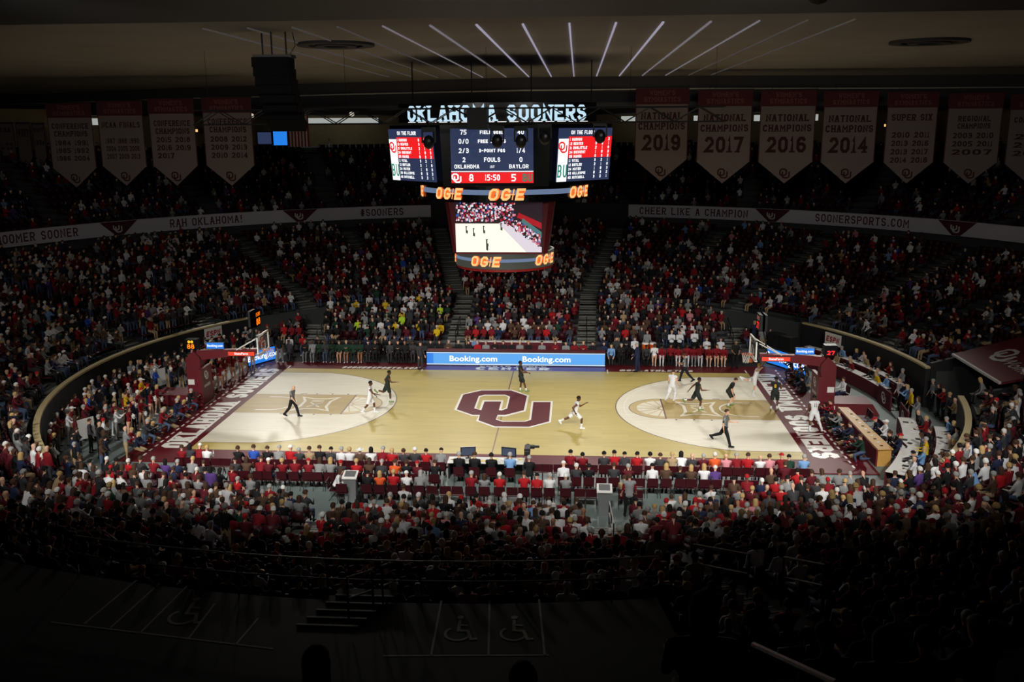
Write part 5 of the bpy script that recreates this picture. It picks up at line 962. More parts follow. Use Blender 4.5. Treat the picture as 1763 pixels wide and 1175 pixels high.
# ------------------------------------------------------------------ near courtside rows with folding chairs
def near_row(y, cols, rown, gap_cols, hd=1.2):
    for i, (px, c, h) in enumerate(cols):
        x = x_of(px, y, hd); sk = Lt
        person('sit%d' % ((i*3+int(-y*7)) % 5), (x, y, -.02), E_(90), c, 'denim' if i % 3 == 0 else 'cloth_black', h, 'spectator in %s top with %s, %s from left, %s courtside row' % (COLN[c], HAIRN[h], ordn(i), rown), 'near courtside spectators', sk, s=.97+.05*((i*7) % 3)/2)
        folding_chair(x, y+.02, E_(90), 'occupied maroon folding chair, %s from left, %s near courtside row' % (ordn(i), rown), rown+' row courtside chairs')
    for i, px in enumerate(gap_cols): folding_chair(x_of(px, y, .7), y+.02, E_(90), 'empty maroon folding chair, %s empty one from left, %s near courtside row' % (ordn(i), rown), rown+' row empty courtside chairs')
c_ = 'cloth_'
row1 = [(312, 'crimson', BR), (325, 'charcoal', LK), (340, 'crimson', CW), (355, 'white', SB), (410, 'black', BR), (436, 'blue', BR), (459, 'black', BR), (477, 'grey', GR), (499, 'red', CW), (515, 'charcoal', GR), (532, 'tan', BR), (549, 'black', BR), (567, 'charcoal', BK), (587, 'white', GR), (602, 'white', SB), (619, 'brown', HT), (638, 'white', LK), (657, 'crimson', GR), (674, 'red', SB), (695, 'charcoal', BR), (714, 'charcoal', CW), (733, 'red', BK), (758, 'grey', CB),
        (982, 'crimson', BK), (1003, 'crimson', BK), (1040, 'charcoal', BK), (1058, 'red', BK), (1076, 'charcoal', BK), (1097, 'red', BK), (1119, 'white', BK), (1137, 'charcoal', BR), (1158, 'tan', SB), (1174, 'white', LK), (1192, 'charcoal', None), (1211, 'maroon', GR), (1231, 'orange', WH), (1251, 'pink', None), (1270, 'crimson', GR), (1288, 'red', BR), (1309, 'white', None), (1325, 'pink', BR), (1347, 'crimson', CR), (1361, 'green', BK), (1385, 'skyblue', GR)]
near_row(-10.75, [(p, c_+c, h) for p, c, h in row1], 'first', (375, 392, 925, 943, 962, 1020))
row2 = [(404, 'charcoal', ('cap', 'cap_black')), (423, 'brown', LB), (446, 'crimson', BR), (461, 'maroon', CW), (486, 'crimson', SB), (507, 'crimson', CR), (530, 'crimson', CR), (547, 'grey', LB), (568, 'grey', BL), (587, 'charcoal', CR), (613, 'red', SB), (635, 'brown', LB), (655, 'charcoal', GR), (679, 'orange', BR), (700, 'black', BR), (718, 'maroon', CR), (748, 'black', BR), (970, 'white', CW), (992, 'charcoal', WH), (1014, 'black', BK), (1057, 'charcoal', BR), (1082, 'maroon', GR), (1124, 'white', BK), (1147, 'brown', BL), (1171, 'black', BR), (1190, 'brown', BL), (1213, 'white', BL), (1233, 'purple', WH)]
near_row(-12.2, [(p, c_+c, h) for p, c, h in row2], 'second', (1035, 1101, 1255, 1275, 1295, 1318))
row3 = [(632, 'black', BK), (654, 'orange', BL), (677, 'red', SB), (699, 'white', CW), (722, 'grey', ('long', 'hair_grey')), (811, 'crimson', GR), (834, 'grey', LB), (860, 'red', WH), (902, 'red', BR), (924, 'red', BK), (946, 'white', GR), (974, 'grey', CW), (1075, 'tan', BR)]
near_row(-13.45, [(p, c_+c, h) for p, c, h in row3], 'third', (590, 745, 768, 788, 882, 998, 1018, 1097))
# broadcast table with monitors and camera operators
bt = tag(empty('broadcast_table', (0, -10.3, -.05)), 'broadcast table with white top and papers at the near sideline', 'table')
xa, xb = x_of(772, -10.3, .75), x_of(903, -10.3, .75); MB().box(xa, xb, -.4, .35, .72, .76).build('table_top', m_whitecloth, bt); MB().box(xa, xb, .3, .34, 0, .72).build('front_skirt', m_rubber, bt)
for x in (xa+.05, xb-.05): MB().box(x-.03, x+.03, -.35, .3, 0, .72).build('leg', m_dark, bt)
rr = random.Random(5)
for i in range(16):
    x, y = rr.uniform(xa+.15, xb-.15), rr.uniform(-.28, .2); MB().obox((x, y, .768), (.12*cos(i), .12*sin(i), 0), (-.09*sin(i), .09*cos(i), 0), (0, 0, .004)).build('paper', m_white2 if i % 3 else mat('yellow_paper', (236, 214, 120), .8), bt)
for i, px in enumerate((806, 876)):
    mo = tag(empty('monitor', (x_of(px, -10.15, 1.0), -10.15, .715), rad(8 if i == 0 else -14)), 'black television monitor on the broadcast table, %s one' % ('left', 'right')[i], 'monitor', 'broadcast monitors')
    MB().box(-.33, .33, -.02, .04, .12, .52).build('case', m_screenblack, mo); MB().box(-.29, .29, -.028, -.021, .16, .48).build('screen', mat('monitor_glow', (60, 74, 100), emit=.7), mo); MB().box(-.12, .12, -.08, .1, 0, .02).build('foot', m_dark, mo); MB().box(-.03, .03, 0, .03, .02, .14).build('neck', m_dark, mo)
for i, (px, c, h, t_) in enumerate(((790, 'cloth_black', GR, 'headset wearer in black at left of the broadcast table'), (817, 'cloth_black', BR, 'broadcaster in black suit below the left monitor'), (846, 'cloth_black', BK, 'broadcaster in black suit at centre of the broadcast table'), (878, 'cloth_skyblue', GR, 'man in light blue shirt below the right monitor'))):
    x = x_of(px, -11.3, 1.2); person('sit%d' % (i % 3 if i % 3 != 1 else 0), (x, -11.3, -.02), E_(90), c, 'cloth_black', h, t_, 'broadcast crew', s=1.05); folding_chair(x, -11.28, E_(90), 'maroon folding chair at the broadcast table, %s from left' % ordn(i), 'broadcast chairs')
cm = tag(empty('television_camera', (x_of(908, -10.9, 1.4), -10.9, -.05)), 'black shoulder television camera raised beside the broadcast table', 'camera')
MB().box(-.12, .12, -.3, .25, 1.32, 1.6).build('body', m_dark, cm); MB().tube([(.0, .22, 1.46), (.0, .5, 1.47)], [.07, .1], 10).build('lens', m_rubber, cm); MB().box(.12, .3, .0, .2, 1.5, 1.62).build('viewfinder', m_rubber, cm); MB().box(-.1, .1, -.5, -.3, 1.36, 1.55).build('battery', m_rubber, cm); MB().box(.16, .5, .15, .25, 1.5, 1.58).build('matte_box', m_dark, cm)
for a in (0, 2.1, 4.2): MB().tube([(0, 0, 1.32), (.35*cos(a), .35*sin(a), 0)], .02, 6).build('tripod_leg', m_dark, cm)
person('sit0', (x_of(911, -11.5, 1.2), -11.5, .0), E_(90), 'cloth_black', 'cloth_black', GR, 'camera operator in black crouched behind the television camera', 'broadcast crew')
for i, (px, py) in enumerate(((605, 860), (1040, 885))):
    w = P2(px, py); lc = tag(empty('lectern', (w[0], w[1], -.05)), 'grey sloped lectern on the near floor, %s' % ('left one beside the seated attendant', 'right one at the end of the chair row')[i], 'lectern', 'near floor lecterns')
    MB().quadprism([(-.22, -.16, 0), (.22, -.16, 0), (.26, -.18, 1.0), (-.26, -.18, 1.0)], (0, .34, 0)).build('cabinet', m_steel, lc); MB().quadprism([(-.3, -.24, 1.0), (.3, -.24, 1.0), (.3, .24, 1.16), (-.3, .24, 1.16)], (0, 0, .05)).build('sloped_top', m_white2, lc); MB().quadprism([(-.22, -.16, 1.085), (.22, -.16, 1.085), (.22, .18, 1.2), (-.22, .18, 1.2)], (0, 0, .006)).build('printed_sheet', m_steel, lc)
w = P2(578, 858); person('sit1', (w[0], w[1], -.02), E_(0), 'cloth_white', 'cloth_black', LB, 'attendant in white sleeves seated sideways at the left lectern', 'floor attendants'); folding_chair(w[0], w[1], E_(0), 'maroon folding chair beside the left lectern', 'attendant chairs')

# ------------------------------------------------------------------ right end: media tables, counter, photographers
def arc_table(R, w, a_0, a_1, z, zt, lab):
    t = tag(empty('media_table', (0, 0, z)), lab, 'table', 'curved media tables'); n = 14
    MB().ring(R, R+w, zt-.04, zt, rad(a_0), rad(a_1), n).build('table_top', m_whitecloth, t); MB().ring(R-.02, R, 0.02, zt, rad(a_0), rad(a_1), n).build('skirt', m_skirt, t)
    for a in np.linspace(a_0+.4, a_1-.4, 5): MB().box(-.03, .03, -.03, .03, 0, zt-.04).build('leg', m_dark, t).location = ((R+w-.1)*cos(rad(a)), (R+w-.1)*sin(rad(a)), 0)
    rr = random.Random(int(R*10+a_0))
    for i in range(int((a_1-a_0)*1.1)):
        a = rad(rr.uniform(a_0+1, a_1-1)); r = R+rr.uniform(.1, w-.1); MB().obox((r*cos(a), r*sin(a), zt+.008), (.13*cos(i*2), .13*sin(i*2), 0), (-.1*sin(i*2), .1*cos(i*2), 0), (0, 0, .006)).build('paper' if i % 3 else 'notebook', m_white2 if i % 3 else m_rubber, t)
    return t
arc_table(20.55, .55, 5.5, 30, -.05, .78, 'front curved media table with maroon skirt and white top behind the right basket'); arc_table(21.45, .5, 5, 31, .22, .72, 'rear raised media table with maroon skirt below the right barrier')
arc_table(19.9, .75, -33, -9.5, -.05, .78, 'front curved media table in the near right corner'); arc_table(21.3, .6, -33, -14, .15, .74, 'rear curved media table beside the near right barrier')
struct(MB().ring(21.15, 22.38, -.05, .22, rad(4.5), rad(32), 14).build('media_riser', m_dark), 'low riser under the rear media table')
struct(MB().ring(21.0, 22.38, -.05, .15, rad(-34), rad(-13), 14).build('media_riser', m_dark), 'low riser under the near corner media table')
for a_ in (3.0, -6.5):
    a = rad(a_); g = tag(empty('barrier_panel', (20.4*cos(a), 20.4*sin(a), -.05), a+pi/2+pi), 'maroon floor panel with white OU emblem, %s of the pair by the tunnel' % ('far one' if a_ > 0 else 'near one'), 'barrier', 'maroon emblem panels')
    MB().box(-.9, .9, -.04, .04, 0, 1.0).build('panel', m_skirt, g); put(MB(), [[p*np.array((1, 1))+np.array((.05, 0)) for p in z] for z in OU(.6)], plane_map((0, -.045, .2), (1, 0, 0), (0, 0, 1))).build('emblem', m_white2, g)
    for s in (-.7, .7): MB().box(s-.03, s+.03, .04, .3, 0, .04).build('foot', m_dark, g)
rr = random.Random(11); MCOL = ['cloth_black', 'cloth_charcoal', 'cloth_white', 'cloth_skyblue', 'cloth_grey', 'cloth_crimson', 'cloth_tan', 'cloth_navy', 'cloth_yellow']; MH = [BR, GR, BK, SB, LB, BL, None]
def arc_people(R, z, angs, lab, grp, key='sit'):
    for i, a in enumerate(angs):
        c = MCOL[(i*5+int(R)) % 9]; h = MH[(i*3+int(R)) % 7]; x, y = R*cos(rad(a)), R*sin(rad(a)); f = atan2(-y, -x)-pi/2
        person('%s%d' % (key, i % 3), (x, y, z), f, c, 'cloth_black', h, 'person in %s top, %s' % (COLN[c], lab % ordn(i)), grp)
        if key == 'sit': folding_chair(x, y, f, 'maroon folding chair, %s' % (lab % ordn(i)), 'media chairs', z-.03)
arc_people(21.12-.02, .0, (7, 9.2, 10.6, 12, 17, 18.5, 21.5, 24.5), '%s from the tunnel at the front media table', 'front table reporters'); arc_people(22.05, .25, (7.5, 9.5, 11.5, 14.5, 17, 18.6, 20.2, 23), '%s from the tunnel at the rear media table', 'rear table reporters')
arc_people(20.95, .1, (-32, -29.5, -27.8, -24, -22, -20, -15, -12), '%s from the front in the near right media row', 'corner front reporters'); arc_people(22.05, .2, (-31, -29, -27, -24.5, -22, -19.5, -17, -15), '%s from the front in the outer right media row', 'corner rear reporters')
arc_people(20.9, -.02, (1.2, -.6, -2.2, -4.2, -8.2), '%s standing by the emblem panels', 'tunnel mouth staff', 'stand'); arc_people(22.6, -.02, (1.0, -1.2, -3, -5.5, -8), '%s standing in the tunnel mouth', 'tunnel mouth visitors', 'stand')
w = P2(1450, 690); person('sit0', (w[0], w[1]-.1, -.02), E_(200), 'cloth_white', 'cloth_navy', BR, 'man in white shirt seated behind the right hoop base', 'floor attendants'); folding_chair(w[0], w[1]-.1, E_(200), 'folding chair behind the right hoop base', 'attendant chairs')
ct = tag(empty('press_counter', (17.35, -5.2, -.05)), 'long oak press counter beside the right baseline', 'counter')
MB().quadprism([(-.22, 3.35, .78), (.28, 3.3, .78), (.5, -3.0, .78), (-.2, -3.1, .78)], (0, 0, .05)).build('counter_top', m_tablewood, ct); MB().quadprism([(-.25, 3.3, 0), (-.18, 3.3, 0), (-.16, -3.05, 0), (-.23, -3.05, 0)], (0, 0, .78)).build('front_panel', m_maroon, ct); MB().quadprism([(-.2, -3.0, 0), (.45, -2.95, 0), (.45, -2.9, 0), (-.2, -2.95, 0)], (0, 0, .78)).build('end_panel', m_tablewood, ct)
for i, y in enumerate(np.linspace(2.6, -2.6, 12)): MB().box(.05, .17, y-.05, y+.05, .831, .85).build('small_item', m_rubber if i % 2 else m_white2, ct)
for i, y in enumerate((-2.3, -2.8, -4.0, -4.5, -5.1, -5.7, -6.6, -7.2, -7.7)):
    x = 18.25; folding_chair(x, y, E_(180), 'maroon folding chair behind the oak press counter, %s from the hoop' % ordn(i), 'press counter chairs')
    if i in (4, 5, 7, 8): person('sit%d' % (i % 3), (x, y, -.02), E_(180), ('cloth_navy', 'cloth_white', 'cloth_charcoal', 'cloth_black')[i % 4], 'cloth_black', (CR, CW, BK, BR)[i % 4], 'reporter behind the oak counter, wearing %s, %s seat' % (('red cap', 'white cap', 'dark suit', 'black jacket')[i % 4], ordn(i)), 'press counter reporters')
def camera_for(x, y, z, face, lab):
    c = tag(empty('photo_camera', (x-sin(face)*.32, y+cos(face)*.32, z), face), lab, 'camera', 'press cameras')
    MB().box(-.07, .07, -.05, .04, -.05, .05).build('body', m_rubber, c); MB().tube([(0, .04, 0), (0, .22, 0)], [.035, .05], 8).build('lens', m_dark, c)
PC = ['cloth_black', 'cloth_navy', 'cloth_crimson', 'cloth_charcoal', 'cloth_green', 'cloth_grey', 'denim']
PR = [(16.75, 6.9), (17.3, 6.5), (16.7, 6.0), (17.35, 5.6), (16.75, 5.1), (17.3, 4.7), (16.8, 4.2), (16.75, 3.5), (16.75, -1.6), (16.8, -2.2), (16.7, -2.9), (16.75, -3.5), (16.7, -4.1), (16.75, -4.7), (16.7, -5.3), (16.75, -5.9), (16.7, -6.5), (16.75, -7.1), (16.7, -7.7)]
for i, (x, y) in enumerate(PR):
    h = MH[(i*2) % 6]; ky = 'ground' if i % 3 else 'kneel'; person(ky, (x, y, .0), E_(180), PC[i % 7], ('denim', 'cloth_black', 'cloth_tan')[i % 3], h, 'photographer in %s crouched on right baseline, %s from the far corner' % (COLN[PC[i % 7]], ordn(i)), 'right baseline photographers')
    if i % 2 == 0: camera_for(x, y, .72 if ky == 'ground' else 1.05, E_(180), 'black press camera held by the %s right baseline photographer' % ordn(i))
PLs = [(-16.75, -1.7), (-17.4, -1.9), (-16.8, -2.6), (-16.75, -3.5), (-17.3, -3.9), (-16.7, -4.4), (-16.75, -5.2), (-17.3, -5.7), (-16.8, -6.3), (-16.7, -7.0), (-17.4, -7.3), (-16.75, -7.9)]
for i, (x, y) in enumerate(PLs):
    h = MH[(i*2+1) % 6]; ky = 'ground' if i % 3 else 'kneel'; person(ky, (x, y, .0), E_(0), PC[(i*3) % 4], ('denim', 'cloth_black', 'cloth_tan')[i % 3], h, 'photographer in %s crouched on left baseline, %s from the hoop' % (COLN[PC[(i*3) % 4]], ordn(i)), 'left baseline photographers')
    if i % 2 == 0: camera_for(x, y, .72 if ky == 'ground' else 1.05, E_(0), 'black press camera held by the %s left baseline photographer' % ordn(i))
# ------------------------------------------------------------------ left end: dance team, cheerleaders, students, band
def pompom(x, y, z, lab):
    mb = MB(); r_ = random.Random(int(x*100+y*10))
    for i in range(26):
        t, p = r_.uniform(0, 2*pi), math.acos(r_.uniform(-1, 1)); d = np.array((sin(p)*cos(t), sin(p)*sin(t), cos(p))); s = nrm(np.cross(d, (0, .3, 1)))*.03; mb.add([-s*.3, s*.3, d*.15+s, d*.15-s], [(0, 1, 2, 3)])
    mb.sphere((0, 0, 0), .09, 8, 5); o = tag(mb.build('pompom', m_white2), lab, 'pompom', 'white pompoms'); o.location = (x, y, z)
for i, (x, y) in enumerate(((-16.7, 1.4), (-17.2, 2.0), (-16.6, 2.4), (-17.3, 2.9), (-16.7, 3.4), (-17.2, 4.0), (-16.6, 4.5), (-17.1, 5.1), (-16.5, 5.6), (-16.6, 6.5), (-16.3, 7.1))):
    h = (LB, BL, LK, BL)[i % 4]; person('cheer' if i % 2 else 'stand2', (x, y, 0), E_(-20), 'cloth_crimson', 'skin_light', h, 'dance team member in crimson with %s, %s from the left hoop' % (HAIRN[h], ordn(i)), 'dance team behind the left basket', 'skin_light', 'cloth_white', .94)
    pompom(x+.3, y-.22, 1.1, 'white pompom held by the %s dance team member behind the left basket' % ordn(i))
for i, (px, py, c, t_, h) in enumerate(((236, 705, 'crimson', 'white', BK), (243, 700, 'crimson', 'white', BK), (222, 720, 'crimson', 'skin', LB), (217, 728, 'crimson', 'skin', BL), (230, 735, 'crimson', 'skin', BL), (245, 738, 'crimson', 'skin', LB), (262, 722, 'crimson', 'skin', LK), (273, 712, 'crimson', 'skin', BL), (225, 755, 'crimson', 'skin', LB), (200, 748, 'crimson', 'white', BK))):
    w = P2(px, py); person('cheer' if i % 2 else 'stand1', (w[0], w[1], -.02), E_(0), 'cloth_crimson', 'cloth_white' if t_ == 'white' else 'skin_light', h, 'cheerleader in crimson, %s, %s in the left corner squad' % ('white trousers' if t_ == 'white' else 'bare legs', ordn(i)), 'cheer squad in the left corner', 'skin_light', 'cloth_white', 1.0 if t_ == 'white' else .93)
    if t_ == 'skin': pompom(w[0]+.35, w[1]-.2, .85 if i % 2 else 1.2, 'white pompom held by the %s cheerleader of the left squad' % ordn(i))
SCOL = ['cloth_white', 'cloth_crimson', 'cloth_grey', 'cloth_black', 'cloth_maroon', 'cloth_charcoal', 'cloth_red', 'cloth_white', 'cloth_yellow', 'cloth_crimson']; rr = random.Random(21); k = 0
for a in np.arange(147, 209, 2.1):
    for R in (21.6, 20.5, 19.5):
        if rr.random() < .66 or (R < 20 and 165 < a < 190 and rr.random() < .6): continue
        aa = rad(a+rr.uniform(-.6, .6)); x, y = R*cos(aa), R*sin(aa)
        if abs(y) < .9 and x > -19.9: continue
        if x > -17.5 and abs(y) < 8.5: continue
        c = SCOL[rr.randrange(10)]; h = rr.choice([BR, BK, SB, LB, BL, CW, CR, BR]); k += 1
        person('stand%d' % rr.randrange(3), (x, y, -.02), atan2(-y, -x)-pi/2, c, rr.choice(['cloth_black', 'denim', 'cloth_tan', 'cloth_grey']), h, 'student in %s top with %s standing %s along the left wall, %s row' % (COLN[c], HAIRN[h], ordn(int((a-147)/2.1)), {21.6: 'back', 20.5: 'middle', 19.5: 'front'}[R]), 'students standing along the left wall', s=rr.uniform(.94, 1.04))
# whiteboard sign, megaphone-like drum, panels
for (px, py), lab in (((284, 668), 'tall white board standing among cheerleaders'), ((150, 762), 'low white board beside the left barrier')):
    w = P2(px, py); o = tag(empty('white_board', (w[0], w[1], -.05), rad(60)), lab, 'board'); MB().box(-.45, .45, -.02, .02, .25, 1.25).build('panel', m_white2, o)
    for s in (-.4, .4): MB().box(s-.02, s+.02, -.2, .2, 0, .25).build('foot', m_dark, o)
w = P2(331, 672); mg = tag(empty('megaphone', (w[0], w[1], -.05)), 'white megaphone with red emblem beside the left hoop base', 'megaphone'); MB().tube([(0, 0, 0.0), (0, 0, .55)], [.25, .1], 14).build('cone', m_white2, mg); put(MB(), OU(.2), lambda x, y: (x, -.21+y*.2, .08+y)).build('emblem', m_maroon, mg)
# sports network signs on the barriers
for cxp, y_, lab, rz in ((394, 10.4, 'white sports network sign reading ESPN on the left barrier', 35), (1430, 10.4, 'white sports network sign reading ESPN on the right barrier', -35)):
    a = rad(153.2 if rz > 0 else 27.6); o = tag(empty('network_sign', (22.28*cos(a), 22.28*sin(a), 1.72), a-pi/2), lab, 'sign', 'network signs')
    if rz < 0: o.location = tuple(at(1430, 579, 'x', 19.7)); o.location = (21.9*cos(rad(25.6)), 21.9*sin(rad(25.6)), 1.75); o.rotation_euler = (0, 0, rad(25.6-90))
    W_ = .72; MB().box(-W_, W_, -.03, .0, -.36, .36).build('cloth', m_white2, o); q, w = text2d('ESPN', .36, w=.25, t=.085, gap=.05, shear=.2); put(MB(), q, plane_map((-.04, -.034, -.19), (1, 0, 0), (0, 0, 1))).build('lettering', mat('sign_red', (176, 30, 44), .7), o)

# far side press ledge, rails and a dark loudspeaker cabinet
pt = tag(empty('press_ledge', (0, 12.45, -.03)), 'long pale press ledge behind the scorers below the far stand', 'table'); MB().box(-3.4, 2.9, -.22, .22, .78, .83).build('ledge_top', m_whitecloth, pt); MB().box(-3.4, 2.9, -.2, -.17, 0, .78).build('front_panel', m_skirt, pt)
for i, x in enumerate(np.linspace(-3.2, 2.7, 9)): MB().box(x-.1, x+.1, -.15, .1, .831, .85).build('paper', m_white2, pt)
for i, xa_ in enumerate(SIDE_AISLES[1]):
    h = tag(empty('handrail', (xa_+.05, 13.1, .3)), 'black handrail on the far aisle, %s aisle from the left' % ORD[i], 'handrail', 'far aisle handrails')
    sl = .207/.88; MB().tube([(0, 0, .9), (0, 2.6, .9+2.6*sl), (0, 2.6, 2.6*sl)], .03, 6).build('top_bar', m_dark, h); MB().tube([(0, 0, .45), (0, 2.6, .45+2.6*sl)], .025, 6).build('mid_bar', m_dark, h)
    for t in (0, 1.3): MB().tube([(0, t, t*sl), (0, t, .9+t*sl)], .03, 6).build('post', m_dark, h)
for i, a in enumerate((33.2, 36.0)):
    c = tag(empty('speaker_cabinet', (20.9*cos(rad(a)), 20.9*sin(rad(a)), -.05), rad(a+90)), 'tall black loudspeaker cabinet in the far right corner, %s of two' % ('right', 'left')[i], 'loudspeaker', 'corner loudspeaker cabinets')
    MB().box(-.45, .45, -.35, .35, .05, 1.55).build('cabinet', m_rubber, c); MB().box(-.4, .4, .352, .36, .12, 1.48).build('grille', m_dark, c)
    for sx in (-.35, .35): MB().tube([(sx, -.25, .05), (sx, .25, .05)], .045, 8).build('caster', m_rubber, c)
# ------------------------------------------------------------------ the crowd
def proj(p):
    d = np.array(p)-CAM; z = d@cf; return 881.5+FPX*(d@cr)/z, 587.5-FPX*(d@cu)/z, z
def in_view(p, m=160):
    d = np.array(p)-CAM; z = d@cf
    if z < 1.5: return False
    x, y = 881.5+FPX*(d@cr)/z, 587.5-FPX*(d@cu)/z; return -m < x < 1763+m and -m < y < 1175+m
R_ = random.Random(77)
SEATS = []     # (x, y, z, facing, row label, zone, fill, standing probability)
for k in range(NR):
    R = R0+k*DR+.5; n = int(2*pi*R/.53)
    for i in range(n):
        a = 360*i/n; aa = (a+180) % 360-180
        if TUN0-1.2 < aa < TUN1+1.0 or in_aisle(aa, R, k): continue
        near = -140 < aa < -40
        if near and k >= 13: continue
        if PL0-.5 < aa < PL1+.5 and k >= 9: continue
        x, y = R*cos(rad(aa)), R*sin(rad(aa)); z = Z0+k*DZ
        if not in_view((x, y, z+1)): continue
        if aa < -14 or aa > 203: fill, st = .97, .02
        elif 137 < aa <= 203: fill, st = (.95 if aa > 152 else .82), (.75 if aa > 150 and k < 12 else .2)
        elif -14 <= aa < 46: fill, st = (.7 if k < 4 else .4), .03
        else: fill, st = (.74 if k < 5 else .58 if k < 10 else .42), .03
        SEATS.append((x, y, z, atan2(-y, -x)-pi/2, 'bowl', k, fill, st, aa))
for sy, yc, z, xl, k in SIDE:
    for x in np.arange(-xl, xl, .53):
        if any(abs(x-xa_*(1+.02*k*(1 if abs(xa_) > 8 else .3))) < .85 for xa_ in SIDE_AISLES[sy]): continue
        if sy < 0 and abs(x) < .0: continue
        if in_view((x, sy*yc, z+1)): SEATS.append((x, sy*yc, z, (pi if sy > 0 else 0)+(x*.012 if sy > 0 else -x*-.012), 'far side' if sy > 0 else 'near side', k, .9 if sy > 0 else .98, .06 if sy > 0 else .02, 0))
kk = 0
for y in np.arange(-12.6, -16.1, -.88):      # floor seats in the near corners
    for x in np.arange(-18, 18, .53):
        if hypot(x, y) > 21.7 or -y < 16.2-.62*(abs(x)-5.6) or abs(x) < 6.2: continue
        SEATS.append((x, y, 0.0, (x*.018), 'near corner', kk, .96, .03, 0))
    kk += 1
HAIRS = [BR]*9+[BK]*6+[GR]*5+[WH]*2+[SB]*2+[LB]*5+[BL]*2+[LK]*3+[CW]*2+[CR]*2+[CB, HT, None, None]
def cols(zone, x, y, k):
    base = ['crimson']*6+['maroon']*7+['red']*1+['black']*9+['charcoal']*6+['grey']*5+['white']*5+['navy']*3+['brown']*3+R_.choice([['blue'], ['skyblue'], ['tan'], ['pink'], ['green'], ['purple'], ['maroon'], ['black']])*2
    if zone in ('near side', 'near corner'): base = base+['red']*2+['crimson']*3+['grey']*4+['white']*2
    if zone == 'far side' and -13 < x < -3.8 and k < 7: base = ['green']*5+['black']*7+['charcoal']*4+['grey']*3+['white']*3+['yellow', 'yellow', 'lime', 'maroon', 'maroon', 'navy']
    return 'cloth_'+R_.choice(base)
PEOPLE = []; EMPTY = []
for s in SEATS:
    f_ = s[6]
    # groups of empty seats
    if s[4] == 'bowl' and -14 < s[8] < 137: f_ *= .72+.55*(sin(s[0]*.55+s[5]*.9)*cos(s[1]*.4-s[5]*.5) > -.1)*.75
    if R_.random() < f_: PEOPLE.append(s+(cols(s[4], s[0], s[1], s[5]), R_.choice(HAIRS), R_.choice(['cloth_black', 'denim', 'denim', 'cloth_tan', 'cloth_charcoal']), R_.choice([Lt]*7+[M_, D_]), R_.random() < s[7]))
    EMPTY.append(s)
# the largest that the light still reaches become individuals
cand = []
for i, p in enumerate(PEOPLE):
    u, v, d = proj((p[0], p[1], p[2]+1.0))
    if p[4] in ('near side', 'near corner', 'bowl') and p[1] < -5 and -20 < u < 1783 and 770 < v < 930: cand.append((d, i))
cand.sort(); INDIV = set(i for d, i in cand[:45])
rows = {}
for i in INDIV: p = PEOPLE[i]; rows.setdefault((p[4], p[5]), []).append(i)
seat_me = MB().box(-.22, .22, -.18, .24, .40, .45).box(-.23, .23, -.26, -.2, .42, .85).mesh('stadium_seat', m_seat)
seat_pan = MB().box(-.22, .22, -.18, .24, .40, .45).mesh('seat_pan', m_seat); seat_bk = MB().quadprism([(-.23, -.2, .46), (.23, -.2, .46), (.21, -.25, .86), (-.21, -.25, .86)], (0, -.05, 0)).mesh('backrest', m_seat); seat_ft = MB().box(-.03, .03, -.22, -.1, 0, .42).mesh('post', m_dark)
nrow = {'near side': 'straight near row', 'near corner': 'near corner floor row', 'bowl': 'curved near row'}
for (zone, k), L in sorted(rows.items()):
    L.sort(key=lambda i: PEOPLE[i][0])
    for n_, i in enumerate(L):
        x, y, z, f, _, _, _, _, aa, c, h, tr_, sk, st = PEOPLE[i]
        key = 'stand%d' % R_.randrange(3) if st else 'sit%d' % R_.randrange(5)
        person(key, (x, y, z+.02), f, c, tr_, h, 'spectator in %s top with %s, %s from left, %s %s' % (COLN[c], HAIRN[h], ordn(n_), ORD[k], nrow[zone]), 'spectators in the near stands', sk, s=R_.uniform(.95, 1.05))
        r = tag(empty('stadium_seat', (x, y, z), f), 'maroon stadium seat, %s from left, %s %s' % (ordn(n_), ORD[k], nrow[zone]), 'seat', 'near stand seats'); link('seat_pan', seat_pan, r); link('backrest', seat_bk, r); link('post', seat_ft, r)
# all other spectators and seats: real geometry joined into one object each
def lowhair(J, kind):
    H, U, F, X = J['head']+J['Uh']*.02, J['Uh'], J['Fh'], J['Xh']; n, rings = 6, [(1, 0), (.72, .72), (.25, 1.0)]; V = []
    for z, r in rings:
        for j in range(n): ph = 2*pi*j/n; V.append(H+X*.1*r*cos(ph)+F*(.112*r*sin(ph)-.008)+U*.122*z)
    lo = -.9 if kind == 'long' else -.25
    for j in range(n): ph = 2*pi*j/n; zz = lo if sin(ph) < .3 else .2; V.append(H+X*.095*cos(ph)+F*(.1*sin(ph)-.02)+U*.12*zz*(1.5 if kind == 'long' and zz < 0 else 1))
    T_ = []
    for i in range(3):
        for j in range(n): a, b_, c, d = i*n+j, (i+1)*n+j, (i+1)*n+(j+1) % n, i*n+(j+1) % n; T_ += ([(a, b_, c)] if i == 0 else [(a, b_, c), (a, c, d)])
    return np.array(V), np.array(T_)
LOW = []
for p in SIT+STAND:
    J, v, f, mi = proto(p, .046, .16); tri = []; tm = []
    for q, m in zip(f, mi):
        for j in range(1, len(q)-1): tri.append((q[0], q[j], q[j+1])); tm.append(m)
    LOW.append((np.array(v), np.array(tri), np.array(tm), {k: lowhair(J, k) for k in ('short', 'long')}))
PAL = sorted(k for k in MATS if k.startswith(('cloth_', 'hair_', 'cap_', 'skin_')) or k == 'denim'); PI = {k: i for i, k in enumerate(PAL)}
